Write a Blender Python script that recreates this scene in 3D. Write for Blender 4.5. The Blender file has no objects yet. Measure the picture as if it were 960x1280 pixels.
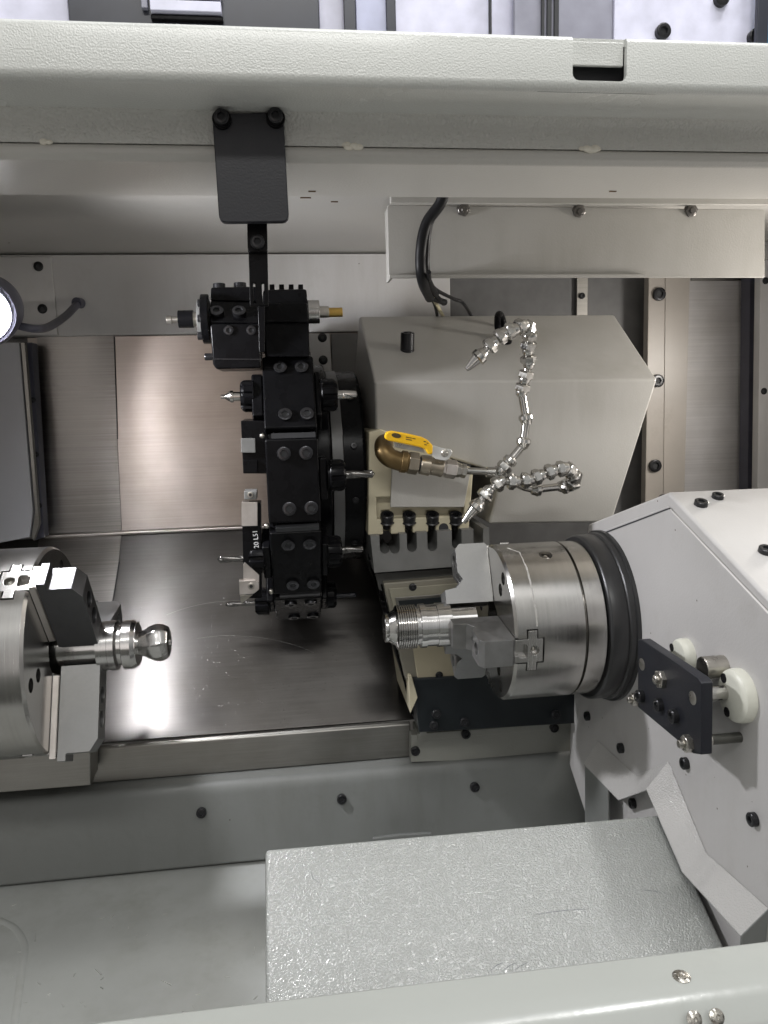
import bpy, bmesh, math, random
from mathutils import Vector, Matrix
random.seed(7)
S = bpy.context.scene
COL = S.collection
PI = math.pi

# ------------------------------------------------------------------ camera
# The machine frame: X along the spindles, Y into the machine, Z up; the eye is the origin (metres).
F = 960.0
_X = Vector((7800., 350., 960.)).normalized()          # X axis seen in (right, up, forward)
_U = -Vector((170., -6400., 960.)).normalized()
_U = (_U - _X * _X.dot(_U)).normalized()
def _c(a, b):
    a = Vector((a.x, a.y, -a.z)); b = Vector((b.x, b.y, -b.z)); c = a.cross(b); return Vector((c.x, c.y, -c.z))
_Y = _c(_U, _X)
RIGHT = Vector((_X.x, _Y.x, _U.x)); UP = Vector((_X.y, _Y.y, _U.y)); FWD = Vector((_X.z, _Y.z, _U.z))
cam = bpy.data.cameras.new('camera'); camo = bpy.data.objects.new('camera', cam); COL.objects.link(camo)
cam.sensor_fit = 'VERTICAL'; cam.sensor_height = 36.0; cam.lens = F / 1280 * 36; cam.clip_start = 0.01; cam.clip_end = 100
camo.matrix_world = Matrix(((RIGHT.x, UP.x, -FWD.x, 0), (RIGHT.y, UP.y, -FWD.y, 0), (RIGHT.z, UP.z, -FWD.z, 0), (0, 0, 0, 1)))
S.camera = camo
def ray(px, py): return RIGHT * ((px - 480) / F) - UP * ((py - 640) / F) + FWD
def PY(px, py, y): r = ray(px, py); return r * (y / r.y)       # survey points: the sight line met with a real plane
def PX(px, py, x): r = ray(px, py); return r * (x / r.x)
def PZ(px, py, z): r = ray(px, py); return r * (z / r.z)
def PL(px, py, p0, n): r = ray(px, py); return r * (Vector(p0).dot(n) / r.dot(n))
V = Vector

# ------------------------------------------------------------------ mesh helpers
def basis(axis, up=None):
    w = V(axis).normalized()
    u = V(up) if up is not None else (V((0, 0, 1)) if abs(w.z) < .9 else V((1, 0, 0)))
    u = (u - w * u.dot(w)).normalized()
    return u, w.cross(u), w
class MB:
    def __init__(s): s.bm = bmesh.new()
    def face(s, pts):
        return s.bm.faces.new([s.bm.verts.new(p) for p in pts])
    def prism(s, pts, vec):
        pts = [V(p) for p in pts]; vec = V(vec)
        a = [s.bm.verts.new(p) for p in pts]; b = [s.bm.verts.new(p + vec) for p in pts]
        n = len(pts)
        s.bm.faces.new(a); s.bm.faces.new(b[::-1])
        for i in range(n): s.bm.faces.new((a[i], b[i], b[(i + 1) % n], a[(i + 1) % n]))
        return s
    def box(s, x0, x1, y0, y1, z0, z1):
        return s.prism([(x0, y0, z0), (x1, y0, z0), (x1, y1, z0), (x0, y1, z0)], (0, 0, z1 - z0))
    def obox(s, c, ux, uy, uz):
        c = V(c); ux = V(ux); uy = V(uy); uz = V(uz)
        return s.prism([c - ux - uy - uz, c + ux - uy - uz, c + ux + uy - uz, c - ux + uy - uz], uz * 2)
    def rev(s, p0, axis, prof, seg=32, rf=None, up=None, tw=0.0):
        """turn a profile [(along, radius)] about an axis; rf(angle, along) scales the radius"""
        p0 = V(p0); u, v, w = basis(axis, up)
        rings = []
        for t, r in prof:
            if r <= 1e-9: rings.append([s.bm.verts.new(p0 + w * t)])
            else:
                ring = []
                for i in range(seg):
                    a = 2 * PI * i / seg; k = r * (rf(a, t) if rf else 1)
                    ring.append(s.bm.verts.new(p0 + w * t + (u * math.cos(a) + v * math.sin(a)) * k))
                rings.append(ring)
        for A, B in zip(rings[:-1], rings[1:]):
            if len(A) == 1 and len(B) == 1: continue
            for i in range(seg):
                j = (i + 1) % seg
                if len(A) == 1: s.bm.faces.new((A[0], B[j], B[i]))
                elif len(B) == 1: s.bm.faces.new((A[i], A[j], B[0]))
                else: s.bm.faces.new((A[i], A[j], B[j], B[i]))
        if len(rings[0]) > 1: s.bm.faces.new(rings[0][::-1])
        if len(rings[-1]) > 1: s.bm.faces.new(rings[-1])
        return s
    def cyl(s, p0, p1, r, seg=24, r1=None, up=None):
        p0 = V(p0); p1 = V(p1)
        return s.rev(p0, p1 - p0, [(0, r), ((p1 - p0).length, r if r1 is None else r1)], seg, up=up)
    def tube(s, pts, r, seg=12):
        pts = [V(p) for p in pts]; n = len(pts); rings = []
        t0 = (pts[1] - pts[0]).normalized(); u, v, _ = basis(t0)
        for i, p in enumerate(pts):
            t = ((pts[min(i + 1, n - 1)] - pts[max(i - 1, 0)])).normalized()
            u = (u - t * u.dot(t)).normalized(); v = t.cross(u)
            rr = r[i] if isinstance(r, (list, tuple)) else r
            rings.append([s.bm.verts.new(p + (u * math.cos(2 * PI * k / seg) + v * math.sin(2 * PI * k / seg)) * rr) for k in range(seg)])
        for A, B in zip(rings[:-1], rings[1:]):
            for i in range(seg): s.bm.faces.new((A[i], A[(i + 1) % seg], B[(i + 1) % seg], B[i]))
        s.bm.faces.new(rings[0][::-1]); s.bm.faces.new(rings[-1])
        return s
    def ball(s, c, r, seg=16, sq=(1, 1, 1)):
        m = Matrix.Translation(V(c)) @ Matrix.Diagonal((sq[0], sq[1], sq[2], 1))
        bmesh.ops.create_uvsphere(s.bm, u_segments=seg, v_segments=max(6, seg // 2), radius=r, matrix=m); return s
    def torus(s, c, axis, R, r, seg=32, seg2=12):
        u, v, w = basis(axis); c = V(c); g = []
        for i in range(seg):
            a = 2 * PI * i / seg; d = u * math.cos(a) + v * math.sin(a)
            g.append([s.bm.verts.new(c + d * (R + r * math.cos(2 * PI * k / seg2)) + w * r * math.sin(2 * PI * k / seg2)) for k in range(seg2)])
        for i in range(seg):
            A, B = g[i], g[(i + 1) % seg]
            for k in range(seg2): s.bm.faces.new((A[k], B[k], B[(k + 1) % seg2], A[(k + 1) % seg2]))
        return s
    def build(s, name, mat, parent=None, bevel=0, seg=2, smooth=32, cuts=None, uv=None):
        bm = s.bm
        bmesh.ops.recalc_face_normals(bm, faces=bm.faces[:])
        lo = V((1e9,) * 3); hi = V((-1e9,) * 3)
        for v in bm.verts:
            for k in range(3): lo[k] = min(lo[k], v.co[k]); hi[k] = max(hi[k], v.co[k])
        c = (lo + hi) / 2
        bmesh.ops.translate(bm, verts=bm.verts[:], vec=-c)
        me = bpy.data.meshes.new(name); bm.to_mesh(me); bm.free()
        o = bpy.data.objects.new(name, me); COL.objects.link(o)
        o.location = c
        if cuts:
            me = cut(o, cuts, c); 
        if uv:                                   # u along the given vector: the direction a highlight is drawn out in
            a = V(uv[0]); b = V(uv[1]); L = me.uv_layers.new(name='UVMap')
            for lp in me.loops:
                co = me.vertices[lp.vertex_index].co; L.data[lp.index].uv = (co.dot(a), co.dot(b))
        me.materials.clear(); me.materials.append(mat)
        for p in me.polygons: p.use_smooth = True; p.material_index = 0
        me.set_sharp_from_angle(angle=math.radians(smooth))
        if bevel:
            md = o.modifiers.new('bevel', 'BEVEL'); md.width = bevel; md.segments = seg; md.limit_method = 'ANGLE'; md.angle_limit = math.radians(30)
            md.harden_normals = True; md.use_clamp_overlap = True
        if parent: adopt(o, parent)
        return o
def adopt(o, parent):
    o.parent = parent
    o.matrix_parent_inverse = wm(parent).inverted()
def wm(o):
    b = Matrix.LocRotScale(o.location, o.rotation_euler, o.scale)
    return wm(o.parent) @ o.matrix_parent_inverse @ b if o.parent else b
def cut(o, cuts, c):
    """subtract closed shapes from a mesh and keep the result as plain mesh data"""
    hs = []
    for m in cuts:
        bmesh.ops.recalc_face_normals(m.bm, faces=m.bm.faces[:])
        bmesh.ops.translate(m.bm, verts=m.bm.verts[:], vec=-c)
        me = bpy.data.meshes.new('cut'); m.bm.to_mesh(me); m.bm.free()
        h = bpy.data.objects.new('cut', me); COL.objects.link(h); h.location = c; hs.append(h)
        md = o.modifiers.new('b', 'BOOLEAN'); md.operation = 'DIFFERENCE'; md.object = h; md.solver = 'EXACT'
    dg = bpy.context.evaluated_depsgraph_get(); dg.update()
    me = bpy.data.meshes.new_from_object(o.evaluated_get(dg))
    o.modifiers.clear(); old = o.data; o.data = me; me.name = old.name; bpy.data.meshes.remove(old)
    for h in hs:
        d = h.data; bpy.data.objects.remove(h); bpy.data.meshes.remove(d)
    return me
def empty(name, loc, label, cat, group=None):
    o = bpy.data.objects.new(name, None); COL.objects.link(o); o.location = loc; o.empty_display_size = .02
    return tag(o, label, cat, group)
def tag(o, label, cat, group=None):
    o['label'] = label; o['category'] = cat
    if group: o['group'] = group
    return o
def struct(o): o['kind'] = 'structure'; return o

# ------------------------------------------------------------------ materials
MATS = {}
def _new(name):
    m = bpy.data.materials.new(name); m.use_nodes = True; nt = m.node_tree
    b = nt.nodes['Principled BSDF']; MATS[name] = m
    return m, nt, b
def N(nt, t, **k):
    n = nt.nodes.new(t)
    for a, v in k.items():
        if a in n.inputs.keys(): n.inputs[a].default_value = v
        else: setattr(n, a, v)
    return n
def coords(nt, scale=(1, 1, 1)):
    tc = N(nt, 'ShaderNodeTexCoord'); mp = N(nt, 'ShaderNodeMapping'); mp.inputs['Scale'].default_value = scale
    nt.links.new(tc.outputs['Object'], mp.inputs['Vector']); return mp.outputs['Vector']
def ramp(nt, src, p0, c0, p1, c1):
    r = N(nt, 'ShaderNodeValToRGB'); e = r.color_ramp.elements
    e[0].position = p0; e[0].color = (*c0, 1) if len(c0) == 3 else c0; e[1].position = p1; e[1].color = (*c1, 1) if len(c1) == 3 else c1
    nt.links.new(src, r.inputs['Fac']); return r.outputs['Color']
def paint(name, col, rough=.35, scale=260, strength=.25, var=.06, dirt=0.0, spec=.5, coat=0.0, dist=.0012, cells=0, runs=0.0):
    """sprayed structure paint: orange-peel bump, cloudy tone, a little grime"""
    m, nt, b = _new(name); L = nt.links
    vec = coords(nt)
    n1 = N(nt, 'ShaderNodeTexNoise', Scale=7.0, Detail=5.0); L.new(vec, n1.inputs['Vector'])
    c = ramp(nt, n1.outputs['Fac'], .3, [x * (1 - var) for x in col], .7, [min(1, x * (1 + var)) for x in col])
    if dirt:
        n3 = N(nt, 'ShaderNodeTexNoise', Scale=14.0, Detail=9.0, Roughness=.72); L.new(vec, n3.inputs['Vector'])
        d = ramp(nt, n3.outputs['Fac'], .55, (0, 0, 0), .8, (1, 1, 1))
        mx = N(nt, 'ShaderNodeMix', data_type='RGBA')

        mu = N(nt, 'ShaderNodeMath', operation='MULTIPLY'); L.new(d, mu.inputs[0]); mu.inputs[1].default_value = dirt
        L.new(mu.outputs[0], mx.inputs[0]); L.new(c, mx.inputs[6]); mx.inputs[7].default_value = (col[0] * .42, col[1] * .38, col[2] * .3, 1); c = mx.outputs[2]
    if runs:                                     # dried coolant runs and wipe marks, drawn out downwards
        v2 = coords(nt, (20, 20, 3)); n6 = N(nt, 'ShaderNodeTexNoise', Scale=1.0, Detail=6.0, Roughness=.62); L.new(v2, n6.inputs['Vector'])
        n7 = N(nt, 'ShaderNodeTexNoise', Scale=5.0, Detail=3.0); L.new(vec, n7.inputs['Vector'])
        r6 = ramp(nt, n6.outputs['Fac'], .42, (1, 1, 1), .72, (1 - runs, 1 - runs * 1.05, 1 - runs * 1.2))
        m6 = N(nt, 'ShaderNodeMix', data_type='RGBA', blend_type='MULTIPLY'); r7 = ramp(nt, n7.outputs['Fac'], .38, (0, 0, 0), .62, (1, 1, 1)); L.new(r7, m6.inputs[0])
        L.new(c, m6.inputs[6]); L.new(r6, m6.inputs[7]); c = m6.outputs[2]
        v8 = N(nt, 'ShaderNodeTexVoronoi', Scale=42.0); L.new(vec, v8.inputs['Vector']); s8 = N(nt, 'ShaderNodeSeparateColor'); L.new(v8.outputs['Color'], s8.inputs[0])
        g8 = N(nt, 'ShaderNodeMath', operation='GREATER_THAN'); L.new(s8.outputs[0], g8.inputs[0]); g8.inputs[1].default_value = .90
        l8 = N(nt, 'ShaderNodeMath', operation='LESS_THAN'); L.new(v8.outputs['Distance'], l8.inputs[0]); l8.inputs[1].default_value = .045
        k8 = N(nt, 'ShaderNodeMath', operation='MULTIPLY'); L.new(g8.outputs[0], k8.inputs[0]); L.new(l8.outputs[0], k8.inputs[1])
        m8 = N(nt, 'ShaderNodeMix', data_type='RGBA'); L.new(k8.outputs[0], m8.inputs[0]); L.new(c, m8.inputs[6]); m8.inputs[7].default_value = (col[0] * .25, col[1] * .22, col[2] * .18, 1); c = m8.outputs[2]
    L.new(c, b.inputs['Base Color'])
    n2 = N(nt, 'ShaderNodeTexNoise', Scale=scale, Detail=2.0, Roughness=.45); L.new(vec, n2.inputs['Vector'])
    h = n2.outputs['Fac']
    if cells:                                    # hammered: little domes that each catch the light
        wv = N(nt, 'ShaderNodeVectorMath', operation='ADD'); ws = N(nt, 'ShaderNodeVectorMath', operation='SCALE'); L.new(n2.outputs['Color'], ws.inputs[0]); ws.inputs['Scale'].default_value = .003
        L.new(vec, wv.inputs[0]); L.new(ws.outputs[0], wv.inputs[1])
        vo = N(nt, 'ShaderNodeTexVoronoi', Scale=cells, feature='SMOOTH_F1'); vo.inputs['Smoothness'].default_value = .35; L.new(wv.outputs[0], vo.inputs['Vector'])
        mm = N(nt, 'ShaderNodeMath', operation='MULTIPLY_ADD'); L.new(vo.outputs['Distance'], mm.inputs[0]); mm.inputs[1].default_value = -1.2; L.new(h, mm.inputs[2]); h = mm.outputs[0]
    bp = N(nt, 'ShaderNodeBump', Strength=strength, Distance=dist); L.new(h, bp.inputs['Height']); L.new(bp.outputs['Normal'], b.inputs['Normal'])
    rr = N(nt, 'ShaderNodeMapRange'); L.new(n1.outputs['Fac'], rr.inputs['Value']); rr.inputs['To Min'].default_value = rough * .8; rr.inputs['To Max'].default_value = rough * 1.2
    L.new(rr.outputs[0], b.inputs['Roughness'])
    b.inputs['Specular IOR Level'].default_value = spec; b.inputs['Coat Weight'].default_value = coat; b.inputs['Coat Roughness'].default_value = .15
    return m
def steel(name, col=(.56, .55, .53), rough=.28, stretch=(1, 60, 60), scale=12, bump=.12, var=.18, rvar=.3, aniso=0.0, specks=0.0, dist=.0006, nb=1.0):
    """machined or brushed steel: stretched noise drives tone, gloss and a fine bump"""
    m, nt, b = _new(name); L = nt.links
    b.inputs['Metallic'].default_value = 1
    vec = coords(nt, stretch); plain = coords(nt)
    n1 = N(nt, 'ShaderNodeTexNoise', Scale=scale, Detail=6.0, Roughness=.65); L.new(vec, n1.inputs['Vector'])
    n2 = N(nt, 'ShaderNodeTexNoise', Scale=9.0, Detail=5.0); L.new(plain, n2.inputs['Vector'])
    c = ramp(nt, n1.outputs['Fac'], .3, [x * (1 - var) for x in col], .7, [min(1, x * (1 + var)) for x in col])
    c2 = ramp(nt, n2.outputs['Fac'], .35, (.8, .79, .77), .65, (1, 1, 1))
    mx = N(nt, 'ShaderNodeMix', data_type='RGBA', blend_type='MULTIPLY'); mx.inputs[0].default_value = 1
    L.new(c, mx.inputs[6]); L.new(c2, mx.inputs[7]); out = mx.outputs[2]
    L.new(out, b.inputs['Base Color'])
    ad = N(nt, 'ShaderNodeMath', operation='ADD'); L.new(n1.outputs['Fac'], ad.inputs[0]); L.new(n2.outputs['Fac'], ad.inputs[1])
    rr = N(nt, 'ShaderNodeMapRange'); L.new(ad.outputs[0], rr.inputs['Value']); rr.inputs['From Min'].default_value = .6; rr.inputs['From Max'].default_value = 1.4
    rr.inputs['To Min'].default_value = rough * (1 - rvar); rr.inputs['To Max'].default_value = rough * (1 + rvar); L.new(rr.outputs[0], b.inputs['Roughness'])
    h = n1.outputs['Fac']
    if nb != 1.0:
        sc0 = N(nt, 'ShaderNodeMath', operation='MULTIPLY'); L.new(h, sc0.inputs[0]); sc0.inputs[1].default_value = nb; h = sc0.outputs[0]
    if specks:                                   # dried droplets: scattered dots on the sheet
        vo = N(nt, 'ShaderNodeTexVoronoi', Scale=190.0); L.new(plain, vo.inputs['Vector'])
        s = ramp(nt, vo.outputs['Distance'], .10, (1, 1, 1), .26, (0, 0, 0)); sp_ = N(nt, 'ShaderNodeSeparateColor'); L.new(vo.outputs['Color'], sp_.inputs[0])
        n5 = N(nt, 'ShaderNodeTexNoise', Scale=6.0, Detail=2.0); L.new(plain, n5.inputs['Vector'])
        th_ = N(nt, 'ShaderNodeMath', operation='ADD'); L.new(sp_.outputs[0], th_.inputs[0]); L.new(n5.outputs['Fac'], th_.inputs[1])
        gt = N(nt, 'ShaderNodeMath', operation='GREATER_THAN'); L.new(th_.outputs[0], gt.inputs[0]); gt.inputs[1].default_value = 1.22
        m1 = N(nt, 'ShaderNodeMath', operation='MULTIPLY'); L.new(s, m1.inputs[0]); L.new(gt.outputs[0], m1.inputs[1])
        a2 = N(nt, 'ShaderNodeMath', operation='MULTIPLY_ADD'); L.new(m1.outputs[0], a2.inputs[0]); a2.inputs[1].default_value = specks; L.new(h, a2.inputs[2]); h = a2.outputs[0]
    bp = N(nt, 'ShaderNodeBump', Strength=bump, Distance=dist); L.new(h, bp.inputs['Height']); L.new(bp.outputs['Normal'], b.inputs['Normal'])
    if aniso:
        b.inputs['Anisotropic'].default_value = aniso
        t = N(nt, 'ShaderNodeTangent', direction_type='UV_MAP', uv_map='UVMap'); L.new(t.outputs[0], b.inputs['Tangent'])
    return m
def plain(name, col, rough=.4, metal=0.0, emit=None, es=0, bump=0, scale=120, spec=.5, var=.12):
    m, nt, b = _new(name); L = nt.links
    vec = coords(nt); n1 = N(nt, 'ShaderNodeTexNoise', Scale=35.0, Detail=5.0); L.new(vec, n1.inputs['Vector'])
    c = ramp(nt, n1.outputs['Fac'], .3, [x * (1 - var) for x in col], .7, [min(1, x * (1 + var)) for x in col]); L.new(c, b.inputs['Base Color'])
    rr = N(nt, 'ShaderNodeMapRange'); L.new(n1.outputs['Fac'], rr.inputs['Value']); rr.inputs['To Min'].default_value = rough * .75; rr.inputs['To Max'].default_value = min(1, rough * 1.25); L.new(rr.outputs[0], b.inputs['Roughness'])
    b.inputs['Metallic'].default_value = metal; b.inputs['Specular IOR Level'].default_value = spec
    if emit: b.inputs['Emission Color'].default_value = (*emit, 1); b.inputs['Emission Strength'].default_value = es
    if bump:
        n2 = N(nt, 'ShaderNodeTexNoise', Scale=scale, Detail=3.0); L.new(vec, n2.inputs['Vector'])
        bp = N(nt, 'ShaderNodeBump', Strength=bump, Distance=.001); L.new(n2.outputs['Fac'], bp.inputs['Height']); L.new(bp.outputs['Normal'], b.inputs['Normal'])
    return m
M_beam = paint('white_structure_paint', (.65, .66, .63), .26, 620, .5, .03, dist=.0010, coat=.3)
M_soffit = paint('grey_white_paint', (.56, .545, .51), .30, 420, .3, .03, .10)
M_lip = paint('grained_lip_paint', (.62, .615, .58), .14, 150, .9, .03, .06, dist=.0009, cells=360)
M_wall = paint('cabinet_paint', (.60, .59, .58), .40, 260, .15, .05, .2, runs=.13)
M_cover = paint('beige_grey_paint', (.42, .41, .385), .36, 420, .14, .035, .15, runs=.13)
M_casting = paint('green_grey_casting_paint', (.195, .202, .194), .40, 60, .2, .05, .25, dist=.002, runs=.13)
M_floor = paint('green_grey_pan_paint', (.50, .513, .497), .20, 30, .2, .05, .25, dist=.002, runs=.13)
M_chute = paint('hammered_grey_white_paint', (.335, .345, .33), .12, 150, .75, .04, .08, spec=.9, dist=.0008, cells=520)
M_guard = paint('guard_white_paint', (.50, .49, .475), .14, 150, .4, .03, .05, spec=.5, dist=.0007, cells=520)
M_sill = paint('sill_paint', (.39, .403, .382), .22, 130, .12, .03, .1)
M_head = paint('headstock_white_paint', (.51, .497, .488), .38, 420, .12, .03, .2, runs=.10)
M_cream = paint('cream_casting_paint', (.55, .50, .36), .38, 110, .25, .07, .5)
M_rail = paint('oiled_tan_plate', (.42, .385, .345), .38, 90, .15, .1, .35)
M_lav = plain('lavender_white_sheet', (.72, .72, .86), .35)
M_black = plain('black_oxide_steel', (.0045, .0045, .0052), .28, .0, bump=.1, scale=400, spec=.10, var=.25)
M_blackm = plain('black_plate_paint', (.009, .010, .015), .42, bump=.15, scale=500)
M_bolt = plain('black_bolt_steel', (.02, .02, .022), .28, .35)
M_tbolt = plain('dark_bright_bolt_steel', (.06, .06, .065), .22, .9)
M_drill = plain('dark_drill_steel', (.16, .155, .15), .22, .95)
M_hexs = plain('dull_hex_screw', (.16, .15, .14), .35, .8)
M_rubber = plain('black_rubber', (.010, .010, .011), .45, spec=.2)
M_dark = plain('dark_part_and_shade', (.03, .031, .034), .6)  # dark joints and small parts, also painted shade in the slot and sockets
M_slate = plain('slate_cover_steel', (.017, .021, .024), .35, .2)
M_grey = plain('grey_casting_paint', (.16, .16, .155), .45, bump=.2, scale=150)
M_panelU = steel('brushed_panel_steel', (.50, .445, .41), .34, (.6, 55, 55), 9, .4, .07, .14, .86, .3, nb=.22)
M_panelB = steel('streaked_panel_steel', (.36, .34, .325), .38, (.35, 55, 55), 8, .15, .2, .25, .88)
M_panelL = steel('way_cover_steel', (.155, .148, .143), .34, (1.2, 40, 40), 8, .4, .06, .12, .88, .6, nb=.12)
M_hem = steel('hem_steel', (.34, .33, .31), .42, (1, 30, 30), 10, .1, .1)
M_turn = steel('turned_steel', (.52, .51, .495), .23, (60, 1, 1), 6, .02, .05)
M_jaw = steel('ground_jaw_steel', (.31, .31, .308), .48, (3, 3, 3), 30, .08, .1)
M_jawd = steel('dimmed_jaw_steel', (.13, .13, .135), .46, (3, 3, 3), 30, .08, .1)  # same jaw steel, darkened so the near lamp does not whiten it
M_work = steel('bright_workpiece_steel', (.70, .69, .68), .13, (60, 1, 1), 6, .02, .06)
M_chrome = steel('chrome_fitting', (.56, .55, .53), .21, (1, 1, 1), 40, .03, .1)
M_zinc = steel('zinc_plated_steel', (.5, .48, .44), .3, (1, 1, 1), 60, .05, .15)
M_brass = plain('brown_brass', (.17, .115, .05), .42, .8)
M_nickel = plain('nickelled_brass', (.34, .30, .24), .3, .9)
M_gold = plain('gold_coated_tool', (.55, .36, .10), .3, .9)
M_yellow = plain('yellow_lever_vinyl', (.84, .48, .010), .3, var=.04)
M_nylon = plain('white_nylon', (.66, .66, .58), .42, var=.04)
M_ring = plain('black_seal_ring', (.032, .032, .033), .34, .2, bump=.05, scale=300)
M_tin = steel('pale_ground_shank', (.62, .58, .55), .42, (2, 2, 2), 40, .05, .06)
M_lens = plain('lit_lamp_lens', (1, 1, 1), .3, emit=(1.0, .97, .93), es=20, var=0)
M_led = plain('led_chip', (.06, .03, .02), .4, emit=(1.0, .55, .35), es=.9, var=0)
M_glow = plain('lit_reflector', (.04, .04, .04), .3, emit=(.95, .93, 1.0), es=.62, var=0)
M_zlever = plain('white_zinc', (.62, .62, .60), .34, .35)
M_reflector = plain('lamp_reflector', (.75, .75, .78), .12, 1.0)
M_lampbody = plain('lamp_housing_paint', (.075, .075, .10), .4)
M_white = plain('white_print', (.7, .7, .7), .6)
M_weld = plain('caulk_bead', (.80, .76, .66), .4)
M_wire = plain('pale_wire', (.55, .5, .33), .5)
M_dkfoil = plain('bluish_black_sheet', (.03, .033, .045), .3)
M_gsheet = plain('blue_grey_sheet', (.30, .30, .36), .4)
M_alu = plain('aluminium_trim', (.6, .6, .64), .3, .8)

# ------------------------------------------------------------------ fasteners
_sc = {}
def screw_mesh(kind, mat):
    k = (kind, mat.name)
    if k in _sc: return _sc[k]
    m = MB(); z = V((0, 0, 0)); ax = V((0, 0, 1))
    if kind == 'cap':        # socket head cap screw, radius 1, height 1
        hx = lambda a, t: (math.cos(PI / 6) / math.cos((a % (PI / 3)) - PI / 6)) if t in (.999, .45) else 1.0
        kn = lambda a, t: hx(a, t) if t in (.999, .45) else (1.0)
        m.rev(z, ax, [(-.3, 0), (-.3, 1), (.85, 1), (.97, .9), (1.0, .82), (.999, .56), (.45, .56), (.44, 0)], 48, kn)
    elif kind == 'button':
        hx = lambda a, t: (math.cos(PI / 6) / math.cos((a % (PI / 3)) - PI / 6)) if t in (.499, .2) else 1.0
        m.rev(z, ax, [(-.3, 0), (-.3, 1), (.1, 1), (.3, .86), (.44, .62), (.5, .45), (.499, .38), (.2, .38), (.19, 0)], 48, hx)
    elif kind == 'hex':
        hx = lambda a, t: (math.cos(PI / 6) / math.cos((a % (PI / 3)) - PI / 6)) if t in (0.0, .55) else 1.0
        m.rev(z, ax, [(-.2, 0), (-.2, 1.12), (-.02, 1.12), (0.0, 1.08), (.55, 1.08), (.64, .86), (.65, .5), (1.05, .5), (1.12, .42), (1.12, 0)], 48, hx)
    elif kind == 'dome':     # cross recess pan head
        m.rev(z, ax, [(-.2, 0), (-.2, 1), (.15, 1), (.38, .88), (.54, .62), (.60, .3), (.4, .22), (.38, 0)], 32, lambda a, t: (.55 + .45 * abs(math.cos(2 * a)) ** 3) if .37 < t < .41 else 1)
    m.bm.normal_update(); bmesh.ops.recalc_face_normals(m.bm, faces=m.bm.faces[:])
    me = bpy.data.meshes.new(kind + '_screw'); m.bm.to_mesh(me); m.bm.free(); me.materials.append(mat); me.materials.append(M_dark)
    lim = {'cap': (.58, .9), 'button': (.4, .45)}.get(kind)  # socket recess coloured dark for the shade inside it
    for p in me.polygons:
        p.use_smooth = True; c = p.center
        if lim and math.hypot(c.x, c.y) < lim[0] and 0 < c.z < lim[1] and all(math.hypot(me.vertices[i].co.x, me.vertices[i].co.y) < .66 for i in p.vertices): p.material_index = 1
    me.set_sharp_from_angle(angle=math.radians(35)); _sc[k] = me
    return me
def screw(parent, p, n, r, h=1.0, kind='cap', mat=None, name='screw'):
    o = bpy.data.objects.new(name, screw_mesh(kind, mat or M_bolt)); COL.objects.link(o)
    u, v, w = basis(n); a = random.uniform(0, PI); u2 = u * math.cos(a) + v * math.sin(a); v2 = w.cross(u2)
    o.matrix_basis = Matrix.Translation(V(p)) @ Matrix((u2, v2, w)).transposed().to_4x4() @ Matrix.Diagonal((r, r, r * h, 1))
    if parent:
        o.parent = parent; o.matrix_parent_inverse = wm(parent).inverted()
    return o
def curve(pts, n=10):
    """smooth line through points (Catmull-Rom)"""
    pts = [V(p) for p in pts]; P = [pts[0] * 2 - pts[1]] + pts + [pts[-1] * 2 - pts[-2]]; out = []
    for i in range(1, len(P) - 2):
        for k in range(n):
            t = k / n; a, b, c, d = P[i - 1:i + 3]
            out.append(.5 * ((2 * b) + (c - a) * t + (2 * a - 5 * b + 4 * c - d) * t * t + (3 * b - a - 3 * c + d) * t ** 3))
    return out + [pts[-1]]
def text_mesh(name, body, size, mat, p, right, up, parent, depth=.0003):
    cu = bpy.data.curves.new(name, 'FONT'); cu.body = body; cu.size = size; cu.extrude = depth; cu.align_x = 'CENTER'; cu.align_y = 'CENTER'
    t = bpy.data.objects.new(name, cu); COL.objects.link(t)
    dg = bpy.context.evaluated_depsgraph_get(); dg.update()
    me = bpy.data.meshes.new_from_object(t.evaluated_get(dg)); bpy.data.objects.remove(t); bpy.data.curves.remove(cu)
    o = bpy.data.objects.new(name, me); COL.objects.link(o); me.materials.clear(); me.materials.append(mat)
    r = V(right).normalized(); n = r.cross(V(up)).normalized(); u = n.cross(r)
    o.matrix_basis = Matrix.Translation(V(p)) @ Matrix((r, u, n)).transposed().to_4x4()
    if parent: o.parent = parent; o.matrix_parent_inverse = wm(parent).inverted()
    return o
# ================================================================== the cabinet round the work space
struct(MB().box(-.70, 1.05, .36, 1.17, -.775, -.735).build('floor', M_floor, bevel=.004))
struct(MB().box(-.70, 1.05, .90, 1.56, .270, .276).build('ceiling', M_soffit))
struct(MB().box(-.70, 1.05, 1.53, 1.56, -.80, .268).build('back_wall', M_wall))
struct(MB().box(-.72, -.70, .36, 1.56, -.80, .30).build('left_wall', M_wall))
struct(MB().box(1.05, 1.07, .36, 1.56, -.80, .30).build('right_wall', M_wall))

# painted strip of the rear wall with its two dome bolts
a = PY(0, 315, 1.49); b = PY(0, 419, 1.49)
strip = empty('wall_strip', (0, 1.49, .2), 'long grey painted strip across the rear wall above the brushed steel panels', 'panel')
MB().box(-.64, PY(563, 380, 1.49).x, 1.49, 1.528, .124, .267).build('panel', M_wall, strip, .002)
MB().box(-.64, PY(70, 380, 1.49).x, 1.484, 1.4895, .126, .262).build('end_plate', M_wall, strip, .001)
for p in ((48, 333), (53, 386)): screw(strip, PY(*p, 1.484), (0, -1, 0), .0085, .6, 'button', M_bolt)
screw(strip, PY(11, 297, 1.40), (0, -1, -.4), .008, 1, 'hex', M_zinc)
for p in ((402, 419), (402, 446)): pass

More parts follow.
